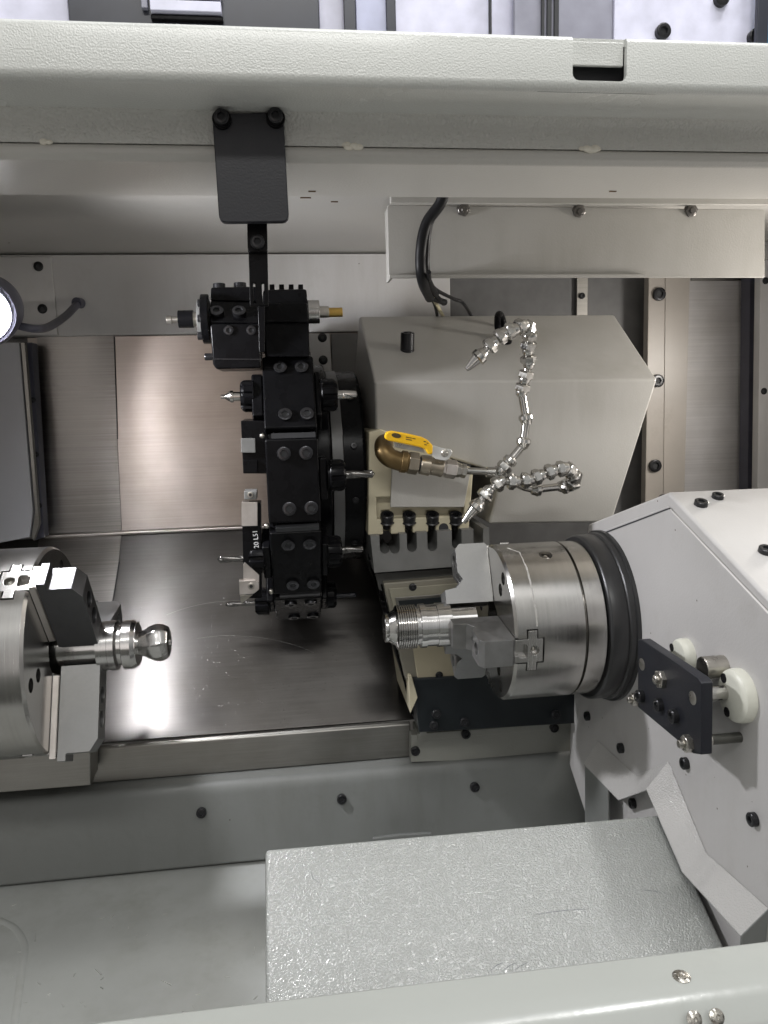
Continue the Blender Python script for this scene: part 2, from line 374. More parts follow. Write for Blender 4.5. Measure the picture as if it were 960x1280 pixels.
# ------------------------------------------------------------------ door header beam
beam = empty('header_beam', (.1, .7, .264), 'white textured steel beam running over the whole door opening', 'beam')
x0, x1 = -.75, .95
slot = MB(); sa = PY(716, 60, .7); sb = PY(783, 102, .7)
rr = .006; pts = []
for cx, cz, a0 in ((sb.x - rr, sb.z + rr, 270), (sb.x - rr, .33, 0), (sa.x + rr, .33, 90), (sa.x + rr, sb.z + rr, 180)):
    for k in range(5):
        an = math.radians(a0 + 22.5 * k); pts.append((cx + rr * math.cos(an), .69, cz + rr * math.sin(an)))
slot.prism(pts, (0, .016, 0)); slot2 = MB().box(sa.x - .03, sb.x + .03, .7055, .74, sb.z - .008, .3035)
prof = [(.78, .264)]
for k in range(7):
    an = math.radians(270 - 15 * k); prof.append((.708 + .008 * math.cos(an), .272 + .008 * math.sin(an)))
for k in range(5):
    an = math.radians(180 - 22.5 * k); prof.append((.705 + .005 * math.cos(an), .3045 + .005 * math.sin(an)))
prof += [(.80, .3105), (.80, .264)]
MB().prism([(x0, y, z) for y, z in prof], (x1 - x0, 0, 0)).build('face_plate', M_beam, beam, 0, cuts=[slot, slot2])
q = PY(716, 84, .71)
MB().box(sa.x + .0005, sb.x - .0005, .7058, .7095, q.z, .3072).build('striker_plate', M_beam, beam, .001)
MB().box(sa.x - .029, sb.x + .029, .7200, .7215, sb.z - .0075, .303).build('slot_shade', M_dark, beam)  # dark sheet standing in for the shade inside the open slot
fl = [(.905, .2378), (.776, .2378), (.776, .250)]
fl += [(.776 - .014 * (1 - math.cos(math.radians(t))), .2497 + .0145 * math.sin(math.radians(t))) for t in (15, 30, 45, 60, 75, 90)] + [(.905, .2642)]
MB().prism([(x0, y, z) for y, z in fl], (x1 - x0, 0, 0)).build('upper_lip', M_lip, beam)
MB().prism([(x0, .7775, .2375), (x0, .7745, .2345), (x0, .7745, .2285), (x0, .781, .2235), (x0, .905, .2235), (x0, .91, .232), (x0, .905, .2375)], (x1 - x0, 0, 0)).build('lower_flange', M_soffit, beam, .002, 3)
for px, py, n in ((62, 183, 3), (438, 191, 4), (447, 190, 3), (733, 196, 4), (741, 197, 4)):
    w = MB(); c = PY(px, py, .775); c.z = .2376
    for k in range(n): w.ball(c + V((random.uniform(-.006, .006), random.uniform(-.001, .0015), random.uniform(-.0016, .0016))), random.uniform(.0026, .0042), 10, (1.3, .7, .8))
    w.build('caulk_bead', M_weld, beam)
st = MB()
for px, py, l in ((766, 239, .004), (382, 247, .006), (418, 252, .004), (390, 239, .004)):
    c = PZ(px, py, .2233); st.box(c.x - l, c.x + l, c.y - .0012, c.y + .0012, .2226, .2236)
st.build('rust_mark', plain('rust_brown', (.14, .09, .05), .7), beam)

# ------------------------------------------------------------------ what stands on the roof behind the beam
YB = .86
def top_box(name, x_0, x_1, y, mat, z0=.277, z1=.56, parent=None, bevel=.001, th=.006):
    return MB().box(PY(x_0, 20, y).x, PY(x_1, 20, y).x, y, y + th, z0, z1).build(name, mat, parent, bevel)
o = top_box('roof_panel', -60, 86, YB, M_lav); tag(o, 'pale lavender sheet above the left end of the white beam beside the black panel', 'panel')
bp = empty('sliding_panel', PY(240, 20, .85), 'black brushed panel behind the beam carrying a silver pull handle', 'panel')
top_box('sheet', 86, 399, .85, M_dkfoil, parent=bp)
hx = MB(); ha = PY(187, 0, .84).x; hb = PY(276, 0, .84).x; z1 = PY(230, 15, .84).z
MB().box(ha, hb, .838, .8495, z1, z1 + .010).build('handle_bar', M_lav, bp, .001)
MB().box(ha + .001, hb + .001, .840, .8495, z1 + .0125, z1 + .045).build('handle_plate', M_alu, bp, .001)
MB().box(ha - .0005, hb + .001, .843, .8495, z1 - .006, z1 - .001).build('handle_lip', M_black, bp, .001)
MB().box(PY(176, 10, .84).x, PY(184, 10, .84).x, .843, .8495, z1 + .004, z1 + .05).build('track', M_gsheet, bp, .001)
wp = empty('roof_cabinet', PY(560, 20, .88), 'white lavender cabinet wall with dark posts above the middle of the beam', 'cabinet')
top_box('wall_sheet', 399, 652, .88, M_lav, parent=wp)
for a, b, m in ((430, 445, M_dkfoil), (483, 495, M_dkfoil), (612, 615, M_dark)): top_box('post', a, b, .868, m, parent=wp)
top_box('rail', 445, 487, .872, plain('pale_blue_sheet', (.48, .50, .66), .3), parent=wp)
bg = empty('roof_sheet', PY(705, 20, .86), 'blue grey sheet with two dark grooves above the beam next to the white plate', 'panel')
top_box('sheet', 643, 766, .865, M_gsheet, parent=bg)
for a, b in ((677, 681), (684, 690), (693, 699)): top_box('groove', a, b, .861, M_dark, parent=bg, th=.003)
wb = empty('roof_plate', PY(850, 20, .86), 'white plate with a black bolt standing above the beam slot', 'plate')
top_box('plate', 768, 947, .862, M_lav, parent=wb)
screw(wb, PY(827, 41, .862), (0, -1, 0), .0082, .8, 'cap'); screw(wb, PY(900, 0, .862), (0, -1, 0), .0082, .8, 'cap'); screw(wb, PY(942, 48, .862), (0, -1, 0), .0085, .8, 'cap')
pt = empty('roof_post', PY(956, 20, .85), 'dark upright post with a blue edge at the right end of the beam', 'post')
top_box('post', 947, 961, .845, M_dkfoil, parent=pt); top_box('edge_strip', 962, 985, .85, plain('blue_strip', (.10, .32, .55), .4), parent=pt)

# ------------------------------------------------------------------ hanging black bracket
hb_ = empty('hanging_bracket', PY(312, 210, .765), 'black rounded plate hung from the white beam with a forked arm below', 'bracket')
def rounded(corners, r, n=5):
    out = []; m = len(corners)
    for i, c in enumerate(corners):
        c = V(c); a = (V(corners[i - 1]) - c).normalized(); b = (V(corners[(i + 1) % m]) - c).normalized()
        p = c + a * r; q = c + b * r
        for k in range(n + 1):
            t = k / n; out.append(p * (1 - t) ** 2 + c * 2 * t * (1 - t) + q * t * t)
    return out
pl = [PY(265, 142, .764), PY(354, 140, .764), PY(361.5, 277, .764), PY(274, 278, .764)]
MB().prism(rounded(pl, .007), (0, .009, 0)).build('plate', M_blackm, hb_, .001)
for p in ((277.5, 150), (344.5, 148.5)):
    c = PY(*p, .764); MB().cyl(c, c + V((0, -.0035, 0)), .0088, 32).build('washer', M_black, hb_, .0008); screw(hb_, c + V((0, -.0035, 0)), (0, -1, 0), .0069, 1.1, 'cap', M_bolt)
Yb = .79
ar = [PY(308, 240, Yb), PY(333, 240, Yb), PY(334.5, 311, Yb), PY(331, 315, Yb), PY(312, 315, Yb), PY(309.5, 311, Yb)]
MB().prism(ar, (0, .006, 0)).build('upper_arm', M_black, hb_, .001)
c = PY(322, 303, Yb); screw(hb_, c, (0, -1, 0), .0068, .9, 'cap', M_bolt)
Yc = .797
fk = MB().prism([PY(310, 290, Yc), PY(334, 290, Yc), PY(335.5, 382, Yc), PY(312.5, 382, Yc)], (0, .008, 0))
s1 = MB().prism([PY(315.5, 352, Yc - .01), PY(318.5, 352, Yc - .01), PY(319.3, 378, Yc - .01), PY(316.3, 378, Yc - .01)], (0, .03, 0))
s2 = MB().prism([PY(326.5, 352, Yc - .01), PY(329.5, 352, Yc - .01), PY(330.5, 378, Yc - .01), PY(327.5, 378, Yc - .01)], (0, .03, 0))
fk.build('fork', M_black, hb_, .0008, cuts=[s1, s2])
MB().prism([PY(309, 290, Yc), PY(334, 290, Yc), PY(334.6, 316, Yc), PY(310, 316, Yc)], (0, -.003, 0)).build('arm_plate', M_black, hb_, .001)

# ------------------------------------------------------------------ work lamp on the left
lp = empty('work_lamp', PY(-21, 397, .98), 'round lit work lamp with a dark housing and a cable to the rear wall', 'lamp')
lc = PY(-25, 391, 1.02); ld = V((.20, -.95, -.20)).normalized()
MB().rev(lc - ld * .100, ld, [(0, .030), (.004, .038), (.030, .0435), (.085, .0435), (.097, .040), (.101, .034), (.101, .0305), (.098, .0298), (.084, .027), (.080, 0)], 56).build('housing', M_lampbody, lp)
MB().torus(lc + ld * .0004, ld, .0345, .0013, 48, 8).build('bezel', M_lampbody, lp)
ln = MB().torus(lc - ld * .003, ld, .0272, .0022, 56, 10).build('lens', M_lens, lp)
MB().rev(lc - ld * .018, ld, [(0, 0), (0, .012), (.012, .0258), (.0125, .0258), (.0005, .0115), (.0005, 0)], 40).build('reflector', M_glow, lp)
MB().rev(lc - ld * .0172, ld, [(0, 0), (0, .0085), (.0012, .0080), (.0018, 0)], 24).build('led_chip', M_led, lp)
cb = curve([lc + V((.022, .060, -.010)), PY(45, 411, 1.10), PY(62, 408, 1.22), PY(82, 395, 1.37), PY(97, 380, 1.485)])
MB().tube(cb, [.0050 + .0018 * i / (len(cb) - 1) for i in range(len(cb))], 12).build('cable', M_lampbody, lp)
c = PY(101, 379, 1.489); MB().cyl(c, c + V((-.004, -.016, -.001)), .0095, 20).build('cable_gland', M_lampbody, lp, .001)

# ------------------------------------------------------------------ headstock side plate (left)
hp = empty('headstock_cover', PY(20, 550, 1.42), 'dark grey upright cover beside the left chuck with a pale edge trim', 'cover')
Yh = 1.42
MB().prism([PY(-120, 424, Yh), PY(24, 428, Yh), PY(41, 640, Yh), PY(37, 672, Yh), PY(-120, 700, Yh)], (0, .03, 0)).build('cover_plate', paint('dark_grey_cover_paint', (.42, .42, .44), .4, 200, .1), hp, .002)
MB().prism([PY(25.5, 428, Yh), PY(31, 428, Yh), PY(49, 655, Yh), PY(42, 676, Yh), PY(39, 672, Yh), PY(43.5, 640, Yh)], (0, .012, 0)).build('edge_trim', M_hem, hp, .001)
MB().prism([PY(32, 428, 1.45), PY(40, 428, 1.45), PY(55, 672, 1.45), PY(42, 676, 1.45), PY(49, 655, 1.45)], (0, .03, 0)).build('wiper_strip', M_lampbody, hp, .001)
for p in ((41, 500), (45, 568), (49, 632)): screw(hp, PY(*p, 1.45), (0, -1, 0), .005, .6, 'button')

# ------------------------------------------------------------------ stainless panels
up = empty('upper_panel', (-.1, 1.5, -.05), 'upright brushed stainless panel behind the turret, above the sloping one', 'panel')
sm = MB().box(-.46, .24, 1.500, 1.526, -.2405, .1235); sm.build('sheet', M_panelU, up, .001, uv=((0, 0, 1), (1, 0, 0)))
MB().prism([PY(46, 419.5, 1.4975), PY(142, 419.5, 1.4975), PY(146.5, 549, 1.4975), PY(152, 664, 1.4975), PY(55, 667.5, 1.4975)], (0, .0022, 0)).build('overlap_sheet', M_panelB, up, .0003, uv=((0, 0, 1), (1, 0, 0)))
MB().prism([PY(142.3, 421, 1.4972), PY(143.2, 421, 1.4972), PY(147.2, 549, 1.4972), PY(146.3, 549, 1.4972)], (0, .0024, 0)).build('seam', M_dark, up)
MB().box(-.46, .24, 1.4905, 1.4995, -.2475, -.2405).build('fold', M_tin, up, .003, 3)
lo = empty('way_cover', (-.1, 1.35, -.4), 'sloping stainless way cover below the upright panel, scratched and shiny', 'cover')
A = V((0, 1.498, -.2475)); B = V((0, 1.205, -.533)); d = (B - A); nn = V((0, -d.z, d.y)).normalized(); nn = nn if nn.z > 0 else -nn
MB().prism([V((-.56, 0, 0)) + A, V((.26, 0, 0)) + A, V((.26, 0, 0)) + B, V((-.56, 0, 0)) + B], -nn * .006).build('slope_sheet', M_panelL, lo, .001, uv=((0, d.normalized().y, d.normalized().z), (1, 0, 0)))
u = d.normalized()
def onslope(px, py, off=0): return PL(px, py, A, nn) + nn * off
MB().prism([onslope(50, 671, .0002), onslope(152, 668, .0002), onslope(149, 700, .0002), onslope(140, 757, .0002), onslope(30, 775, .0002)], nn * .002).build('overlap_sheet', M_panelB, lo, .0003, uv=((0, u.y, u.z), (1, 0, 0)))
MB().prism([onslope(149, 703, .0024), onslope(150, 703, .0024), onslope(141.5, 757, .0024), onslope(140.3, 757, .0024)], nn * .0004).build('seam', M_dark, lo)
xr = PY(513, 900, 1.2).x
MB().prism([(-.56, 1.2055, -.5365), (-.56, 1.200, -.5415), (-.56, 1.200, -.598), (-.56, 1.207, -.598)], (xr + .56, 0, 0)).build('front_hem', M_hem, lo, .002, 3)
xm = PY(114, 960, 1.195).x
MB().box(-.56, xm, 1.190, 1.1985, -.594, -.545).build('hem_cover', M_hem, lo, .001)
for cx, cy, R, a0, a1 in ((300, 850, 160, 235, 300), (290, 900, 170, 255, 310)):
    sc = MB()                                             # arcs worn into the sheet by chips
    P = [onslope(cx + R * math.cos(math.radians(t)), cy + .62 * R * math.sin(math.radians(t)), .0001) for t in range(a0, a1, 4)]
    for p, q in zip(P[:-1], P[1:]):
        s = (q - p).normalized().cross(nn) * .00022
        sc.prism([p - s, q - s, q + s, p + s], nn * .00012)
    sc.build('scratch', M_hem, lo)

# ------------------------------------------------------------------ machine bed below the way cover
bd = empty('machine_bed', (-.1, 1.17, -.67), 'grey green painted bed casting wall with three black bolts above the chip pan', 'bed')
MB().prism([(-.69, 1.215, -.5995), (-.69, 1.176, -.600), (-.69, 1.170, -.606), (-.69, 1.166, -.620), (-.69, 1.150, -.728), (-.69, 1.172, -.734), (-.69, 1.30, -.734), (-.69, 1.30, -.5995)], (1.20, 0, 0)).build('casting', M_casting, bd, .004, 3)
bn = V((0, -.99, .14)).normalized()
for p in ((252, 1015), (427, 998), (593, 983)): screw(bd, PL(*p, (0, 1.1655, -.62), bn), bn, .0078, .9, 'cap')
MB().prism([PY(466, 1048, 1.12), PY(500, 1043.5, 1.12), PY(540, 1041.5, 1.12), PY(540, 1060, 1.12), PY(468, 1060, 1.12)], (0, .006, 0)).build('drain_edge', M_casting, bd, .002)
# rounded end of the pan: a low pressed bead that runs towards the door
pe = MB(); P = curve([PZ(4, 1149, -.735), PZ(24, 1160, -.735), PZ(36, 1182, -.735), PZ(33, 1215, -.735), PZ(22, 1300, -.735)], 6)
pe.tube([q + V((-.006, 0, -.0090)) for q in P], .0105, 16)
tag(pe.build('pan_bead', M_floor, None), 'pale rounded bead pressed into the chip pan floor below the left chuck', 'bead')

# chips and slivers lying about in the pan
M_sliver = plain('bright_sliver', (.6, .6, .58), .35, .3, var=.5)
ck = MB(); rnd = random.Random(5)
for k in range(30):
    q = PZ(rnd.uniform(15, 325), rnd.uniform(1125, 1265), -.7347); a = rnd.uniform(0, PI); l = rnd.uniform(.0008, .0035) if k % 7 else rnd.uniform(.004, .009); w_ = rnd.uniform(.0003, .0007)
    u1 = V((math.cos(a), math.sin(a), 0)) * l; v1 = V((-math.sin(a), math.cos(a), 0)) * w_
    ck.prism([q - u1 - v1, q + u1 - v1 * .3, q + u1 + v1 * .3, q - u1 + v1], (0, 0, rnd.uniform(.0003, .0010)))
ck = ck.build('metal_chips', M_sliver, None); ck['kind'] = 'stuff'; tag(ck, 'tiny steel chips and slivers strewn over the pan floor', 'chips')
# ================================================================== right hand side of the work space
dk = empty('rear_recess_panel', PY(690, 372, 1.5), 'dark recessed rear panel with a narrow bolted strip between the beige covers', 'panel')
MB().box(PY(563, 380, 1.505).x, PY(812, 380, 1.505).x, 1.505, 1.528, -.45, .262).build('sheet', plain('dark_grey_sheet', (.13, .13, .13), .45), dk)
MB().box(PY(721, 370, 1.495).x, PY(735, 370, 1.495).x, 1.495, 1.5045, -.1, .262).build('strip', M_hem, dk, .001); screw(dk, PY(727, 370, 1.495), (0, -1, 0), .006, .7, 'cap')
hg = empty('hanging_cover', PY(700, 300, 1.085), 'long beige sheet cover hanging under the ceiling with a row of three hex screws', 'cover')
Yg = 1.085
MB().prism(rounded([PY(484, 256, Yg), PY(956, 262, Yg), PY(956, 347, Yg), PY(486, 347, Yg)], .004), (0, .003, 0)).build('front_sheet', M_cover, hg, .001)
p0 = PY(487, 255, Yg); p1 = PY(956, 262, Yg)
MB().box(p0.x, p1.x, Yg - .012, Yg - .0002, p0.z - .0015, .2695).build('top_flange', M_cover, hg, .001)
MB().prism([PY(487, 343, Yg - .006), PY(808, 342.5, Yg - .006), PY(808, 346.5, Yg - .006), PY(487, 347.5, Yg - .006)], (0, .0055, 0)).build('bottom_hem', M_cover, hg, .0008)
MB().box(p0.x, p0.x + .003, Yg + .0032, Yg + .05, PY(486, 347, Yg).z, p0.z).build('side_sheet', M_cover, hg)
for p in ((579, 262), (723, 264), (863, 263)):
    c = PY(*p, Yg); screw(hg, c, (0, -1, -.25), .0085, 1.0, 'hex', M_hexs)
rl = empty('side_rail', PY(835, 470, 1.45), 'tall tan steel rail with three black socket bolts beside the beige turret cover', 'rail')
Yr = 1.45; M_side = steel('smoky_panel_steel', (.66, .645, .64), .5, (.35, 45, 45), 7, .1, .10, .2, 0); M_side.node_tree.nodes['Principled BSDF'].inputs['Metallic'].default_value = .35
MB().prism([PY(811, 338, Yr), PY(862, 338, Yr), PY(854, 660, Yr), PY(806, 660, Yr)], (0, .02, 0)).build('rail_bar', M_rail, rl, .0015)
MB().prism([PY(832, 338, Yr - .0015), PY(862.5, 338, Yr - .0015), PY(854.5, 660, Yr - .0015), PY(829, 660, Yr - .0015)], (0, .0013, 0)).build('wear_strip', M_rail, rl, .0006)
for p in ((823, 368), (821, 476), (818, 582), (829, 625)): screw(rl, PY(*p, Yr), (0, -1, 0), .0125, .55, 'cap')
sp = empty('brushed_panel', PY(900, 470, 1.49), 'smoky brushed steel panel to the right of the tan rail', 'panel')
MB().prism([PY(862, 338, 1.485), PY(944, 338, 1.485), PY(937, 660, 1.485), PY(854, 660, 1.485)], (0, .01, 0)).build('sheet', M_side, sp, .0005, uv=((0, 0, 1), (1, 0, 0)))
MB().prism([PY(864, 338, 1.482), PY(944, 338, 1.482), PY(944, 351, 1.482), PY(864, 351, 1.482)], (0, .0027, 0)).build('top_edge', M_hem, sp, .0005)
fr = empty('corner_post', PY(955, 450, 1.4), 'pale painted corner post with dark screws at the far right behind the tailstock', 'post')
MB().prism([PY(952, 262, 1.40), PY(1010, 262, 1.40), PY(1000, 660, 1.40), PY(946, 660, 1.40)], (0, .02, 0)).build('post_face', M_wall, fr, .002)
MB().prism([PY(941, 307, 1.385), PY(1005, 303, 1.385), PY(1005, 318, 1.385), PY(941, 327, 1.385)], (0, .0148, 0)).build('cross_bracket', M_cover, fr, .001)
MB().prism([PY(938, 327, 1.44), PY(952, 327, 1.44), PY(946, 660, 1.44), PY(934, 660, 1.44)], (0, .03, 0)).build('dark_channel', M_lampbody, fr)
for p, y in (((951, 314), 1.385), ((957, 351), 1.40), ((955, 489), 1.40)): screw(fr, PY(*p, y), (0, -1, 0), .0065, .6, 'button')

# ------------------------------------------------------------------ beige turret cover
cv = empty('turret_cover', PY(640, 520, 1.15), 'large beige grey sheet cover with a bent ridge and a pointed right side', 'cover')
Yt = 1.14
TL, TR, BR, BL, BL2, L2 = (PY(468, 477, Yt), PY(822, 474, Yt), PY(765, 653, 1.165), PY(611, 655, 1.165), PY(627, 592, 1.157), PY(470, 545, 1.151))
KL, KR = PY(449, 395, 1.32), PY(768, 393, 1.32)
back = V((0, .20, 0))
m = MB()
vs = [m.bm.verts.new(p) for p in (TL, TR, BR, BL, BL2, L2)]
ks = [m.bm.verts.new(p) for p in (KL, KR)]
LB = [m.bm.verts.new(p) for p in (V((TL.x - .012, Yt + .24, TL.z - .01)), V((L2.x - .012, Yt + .24, L2.z)), BL2 + back, BL + back, BR + back)]
F_ = m.bm.faces.new
F_(vs); F_((vs[0], ks[0], ks[1], vs[1]))
F_((vs[0], vs[5], LB[1], LB[0], ks[0])); F_((vs[5], vs[4], LB[2], LB[1])); F_((vs[4], vs[3], LB[3], LB[2])); F_((vs[3], vs[2], LB[4], LB[3])); F_((vs[2], vs[1], ks[1], LB[4]))
F_((ks[1], ks[0], LB[0], LB[1], LB[2], LB[3], LB[4]))
m.build('shell', M_cover, cv, .004, 3)
tn = (TR - TL).cross(KL - TL).normalized(); tn = tn if tn.z > 0 else -tn
def ontop(px, py, off=0): return PL(px, py, TL, tn) + tn * off
c = ontop(509, 437); 
MB().rev(c, V((0, -.25, 1)), [(-.004, 0), (-.004, .0115), (.0, .0115), (.001, .0108), (.026, .0108), (.027, .0098), (.027, .0072), (.012, .0070), (.012, 0)], 32).build('spring_plunger', M_bolt, cv)
c = ontop(625, 416, .010)
MB().torus(c, (.86, -.5, .1), .0215, .0055, 40, 12).build('hose_ring', M_black, cv)
MB().cyl(ontop(631, 428, -.002), ontop(631, 428, .006), .011, 24).build('ring_foot', M_black, cv, .001)

# ------------------------------------------------------------------ cable loom from the ceiling
lm = empty('cable_loom', PY(545, 330, 1.28), 'thick black cable loom hanging from the ceiling with thin wires splaying at its end', 'cable')
cp = curve([PY(558, 232, 1.03), PY(550, 255, 1.04), PY(533, 280, 1.05), PY(526, 315, 1.055), PY(528, 350, 1.075), PY(537, 372, 1.19)])
MB().tube(cp, .0075, 14).build('sleeve', M_rubber, lm)
cp2 = curve([PY(562, 232, 1.035), PY(541, 270, 1.05), PY(534, 300, 1.055), PY(534, 345, 1.075), PY(545, 368, 1.17)])
MB().tube(cp2, .0048, 10).build('sleeve', M_rubber, lm)
for pts, r, mt in (([(533, 362), (541, 372), (556, 378)], .0052, M_rubber), ([(534, 348), (545, 362), (568, 374), (578, 378), (588, 393), (596, 410)], .0028, M_rubber), ([(536, 358), (544, 377), (552, 392), (558, 404)], .0032, M_wire), ([(531, 366), (543, 380), (548, 405)], .0026, M_rubber), ([(536, 340), (538, 362), (548, 372), (554, 380)], .003, M_rubber)):
    MB().tube(curve([PY(x, y, 1.085 + .0055 * (y - 350)) for x, y in pts], 6), r, 8).build('wire', mt, lm)

# ------------------------------------------------------------------ cast turret base with clamp bolts
tb = empty('turret_casting', PY(525, 610, 1.16), 'cream painted casting with four black clamp bolts standing in slots', 'casting')
Yq = 1.135
body = MB().prism([PY(461, 540, Yq), PY(476, 536, Yq), PY(592, 586, Yq), PY(586, 663, Yq), PY(460, 669.5, Yq)], (0, .12, 0))
cuts = []
BX = (483.5, 511, 540, 569)
for x in BX:
    t = PY(x, 640, Yq); b = PY(x + .5, 690, Yq); w = .0056
    cuts.append(MB().prism([(t.x - w, Yq - .01, t.z), (t.x + w, Yq - .01, t.z), (b.x + w, Yq - .01, b.z), (b.x - w, Yq - .01, b.z)], (0, .04, 0)))
ta = PY(471, 622, Yq); tb_ = PY(580, 644, Yq)
cuts.append(MB().prism([(ta.x, Yq - .01, ta.z), (tb_.x, Yq - .01, ta.z), (tb_.x, Yq - .01, tb_.z), (ta.x, Yq - .01, tb_.z)], (0, .026, 0)))
body.build('casting', M_cream, tb, .0025, cuts=cuts)
MB().prism([PY(490, 585, Yq - .006), PY(588, 592, Yq - .006), PY(580, 634, Yq - .006), PY(488, 634, Yq - .006)], (0, .0058, 0)).build('cover_plate', M_cover, tb, .001)
h = PY(554.5, 660, Yq); MB().cyl(h + V((0, -.0004, 0)), h + V((0, .004, 0)), .0075, 24).build('plug_hole', M_dark, tb)
for x in BX:
    c = PY(x, 652, Yq + .006); ax = V((0, -.45, .9)).normalized()
    bo = MB().rev(c - ax * .012, ax, [(0, 0), (0, .0055), (.010, .0055), (.011, .0105), (.0135, .0125), (.0145, .0112), (.015, .0105), (.0255, .0102), (.0262, .0094), (.0262, .0060), (.018, .0057), (.018, 0)], 28)
    bo.build('clamp_bolt', M_bolt, tb)
# grey slotted saddle block
sd = empty('cross_slide', PY(535, 700, 1.13), 'dark grey slide block with rounded slots under the cream casting', 'slide')
Ys = 1.12
cuts = []
for x, y in ((481, 686), (493.5, 686), (515, 684), (540.5, 683), (571, 680), (598, 676)):
    p = PY(x, y, Ys); w = .0076; P = []
    for k in range(9):
        an = PI + PI * k / 8; P.append((p.x + w * math.cos(an), Ys - .01, p.z + w * math.sin(an)))
    P += [(p.x + w, Ys - .01, p.z + .05), (p.x - w, Ys - .01, p.z + .05)]
    cuts.append(MB().prism(P, (0, .10, 0)))
MB().prism([PY(463, 670, Ys), PY(611, 660, Ys), PY(613, 705, Ys), PY(468, 716, Ys)], (0, .30, 0)).build('slot_block', M_grey, sd, .002, cuts=cuts)
MB().prism([PY(469, 717, Ys + .02), PY(640, 705, Ys + .02), PY(640, 735, Ys + .02), PY(474, 738, Ys + .02)], (0, .2, 0)).build('step', plain('dark_cast_step', (.06, .06, .055), .5), sd, .001)
Yw = 1.125
MB().prism([PY(479, 729, Yw), PY(640, 716, Yw), PY(640, 850, Yw), PY(507, 850, Yw)], (0, .06, 0)).build('wiper_frame', paint('worn_grey_cream', (.22, .205, .165), .45, 200, .15, .1, .3), sd, .0025)
MB().prism([PY(486, 736, Yw - .003), PY(640, 724, Yw - .003), PY(640, 783, Yw - .003), PY(498, 790, Yw - .003)], (0, .0028, 0)).build('wiper_plate', paint('worn_cream_plate', (.27, .255, .20), .4, 200, .1, .1, .3), sd, .0012)
MB().prism([PY(494, 747, Yw - .0055), PY(560, 742, Yw - .0055), PY(560, 775, Yw - .0055), PY(500, 778, Yw - .0055)], (0, .0023, 0)).build('window_frame', M_hem, sd, .001)
MB().prism([PY(498, 751, Yw - .0066), PY(556, 746, Yw - .0066), PY(556, 771, Yw - .0066), PY(503, 774, Yw - .0066)], (0, .001, 0)).build('window', M_slate, sd)
MB().prism([PY(514, 796, Yw - .004), PY(620, 790, Yw - .004), PY(622, 842, Yw - .004), PY(522, 848, Yw - .004)], (0, .0038, 0)).build('lower_plate', paint('cream_lower_plate', (.46, .41, .29), .4, 200, .1, .08, .3), sd, .0012)
for p, y in (((516, 734), Yw - .003), ((549, 844), Yw - .004)): screw(sd, PY(*p, y), (0, -1, 0), .006, .5, 'button')
MB().prism([PY(463, 700, 1.16), PY(478, 730, 1.14), PY(507, 852, 1.14), PY(516, 893, 1.16), PY(516, 893, 1.45), PY(455, 640, 1.45)], (-.003, 0, 0)).build('side_plate', M_black, sd)
# telescopic cover under the slide
tc = empty('slide_way_cover', PY(610, 880, 1.12), 'dark slate blue steel block under the slide behind the right chuck', 'cover')
MB().prism([PY(516, 849, 1.115), PY(760, 836, 1.115), PY(760, 902, 1.115), PY(524, 916, 1.115)], (0, .25, 0)).build('block', M_slate, tc, .002)
MB().prism([PY(511, 845, 1.113), PY(515, 846, 1.113), PY(522, 872, 1.113), PY(513, 892, 1.113)], (0, .2, 0)).build('end_flange', M_cream, tc, .0006)
for p in ((545, 892), (542, 906), (580, 902), (694, 893)): screw(tc, PY(*p, 1.114), (0, -1, .2), .007, .9, 'cap')
wk = empty('way_guard', PY(610, 930, 1.18), 'grey folded guard strip with black screws along the bed under the slate block', 'guard')
Yk = 1.178; M_gdk = paint('dull_guard_paint', (.30, .30, .27), .4, 200, .2, .06, .3)
MB().prism([PY(514, 919, Yk), PY(760, 902, Yk), PY(760, 945, Yk), PY(514, 953, Yk)], (0, .02, 0)).build('guard_sheet', M_gdk, wk, .0015)
MB().prism([PY(522, 917, Yk - .003), PY(760, 900, Yk - .003), PY(760, 907, Yk - .003), PY(522, 926, Yk - .003)], (0, .05, .0)).build('top_fold', M_gdk, wk, .0012)
MB().prism([PY(524, 898, 1.172), PY(529, 896, 1.172), PY(534, 918, 1.172), PY(525, 921, 1.172)], (0, .02, 0)).build('end_tab', M_gdk, wk, .0008)
for p, y in (((519, 938), Yk), ((582, 917), Yk - .003), ((692, 909), Yk - .003)): screw(wk, PY(*p, y), (0, -1, 0), .0075, .8, 'cap')
# ================================================================== tool turret (axis along X)
TC = V((0, 1.30, -.115)); TR_ = .245
def tdir(deg):                     # radial direction, 0 = towards the door, 90 = up
    a = math.radians(deg); return V((0, -math.cos(a), math.sin(a)))
def ttan(deg):
    a = math.radians(deg); return V((0, math.sin(a), math.cos(a)))
tr = empty('tool_turret', TC, 'black twelve sided tool turret seen edge on, full of collet nuts, drills and tool blocks', 'turret')
XL, XR = -.029, .043
def poly12(R, off=16): return [TC + tdir(off + 30 * k) * R / math.cos(math.radians(15)) for k in range(12)]
MB().prism([p + V((XL + .004, 0, 0)) for p in poly12(TR_ - .016)], (XR - XL - .008, 0, 0)).build('disc', M_black, tr, .002)
MB().rev(TC + V((XR - .004, 0, 0)), (1, 0, 0), [(0, .17), (.024, .17), (.026, .168), (.026, .0)], 72).build('back_flange', M_black, tr, .001)
MB().rev(TC + V((.067, 0, 0)), (1, 0, 0), [(0, .160), (.017, .160), (.017, 0)], 72).build('pale_ring', plain('worn_grey_ring', (.12, .12, .12), .4), tr, .001)
MB().rev(TC + V((.084, 0, 0)), (1, 0, 0), [(0, .158), (.03, .158), (.034, .154), (.034, 0)], 72).build('bearing_ring', M_black, tr, .001)
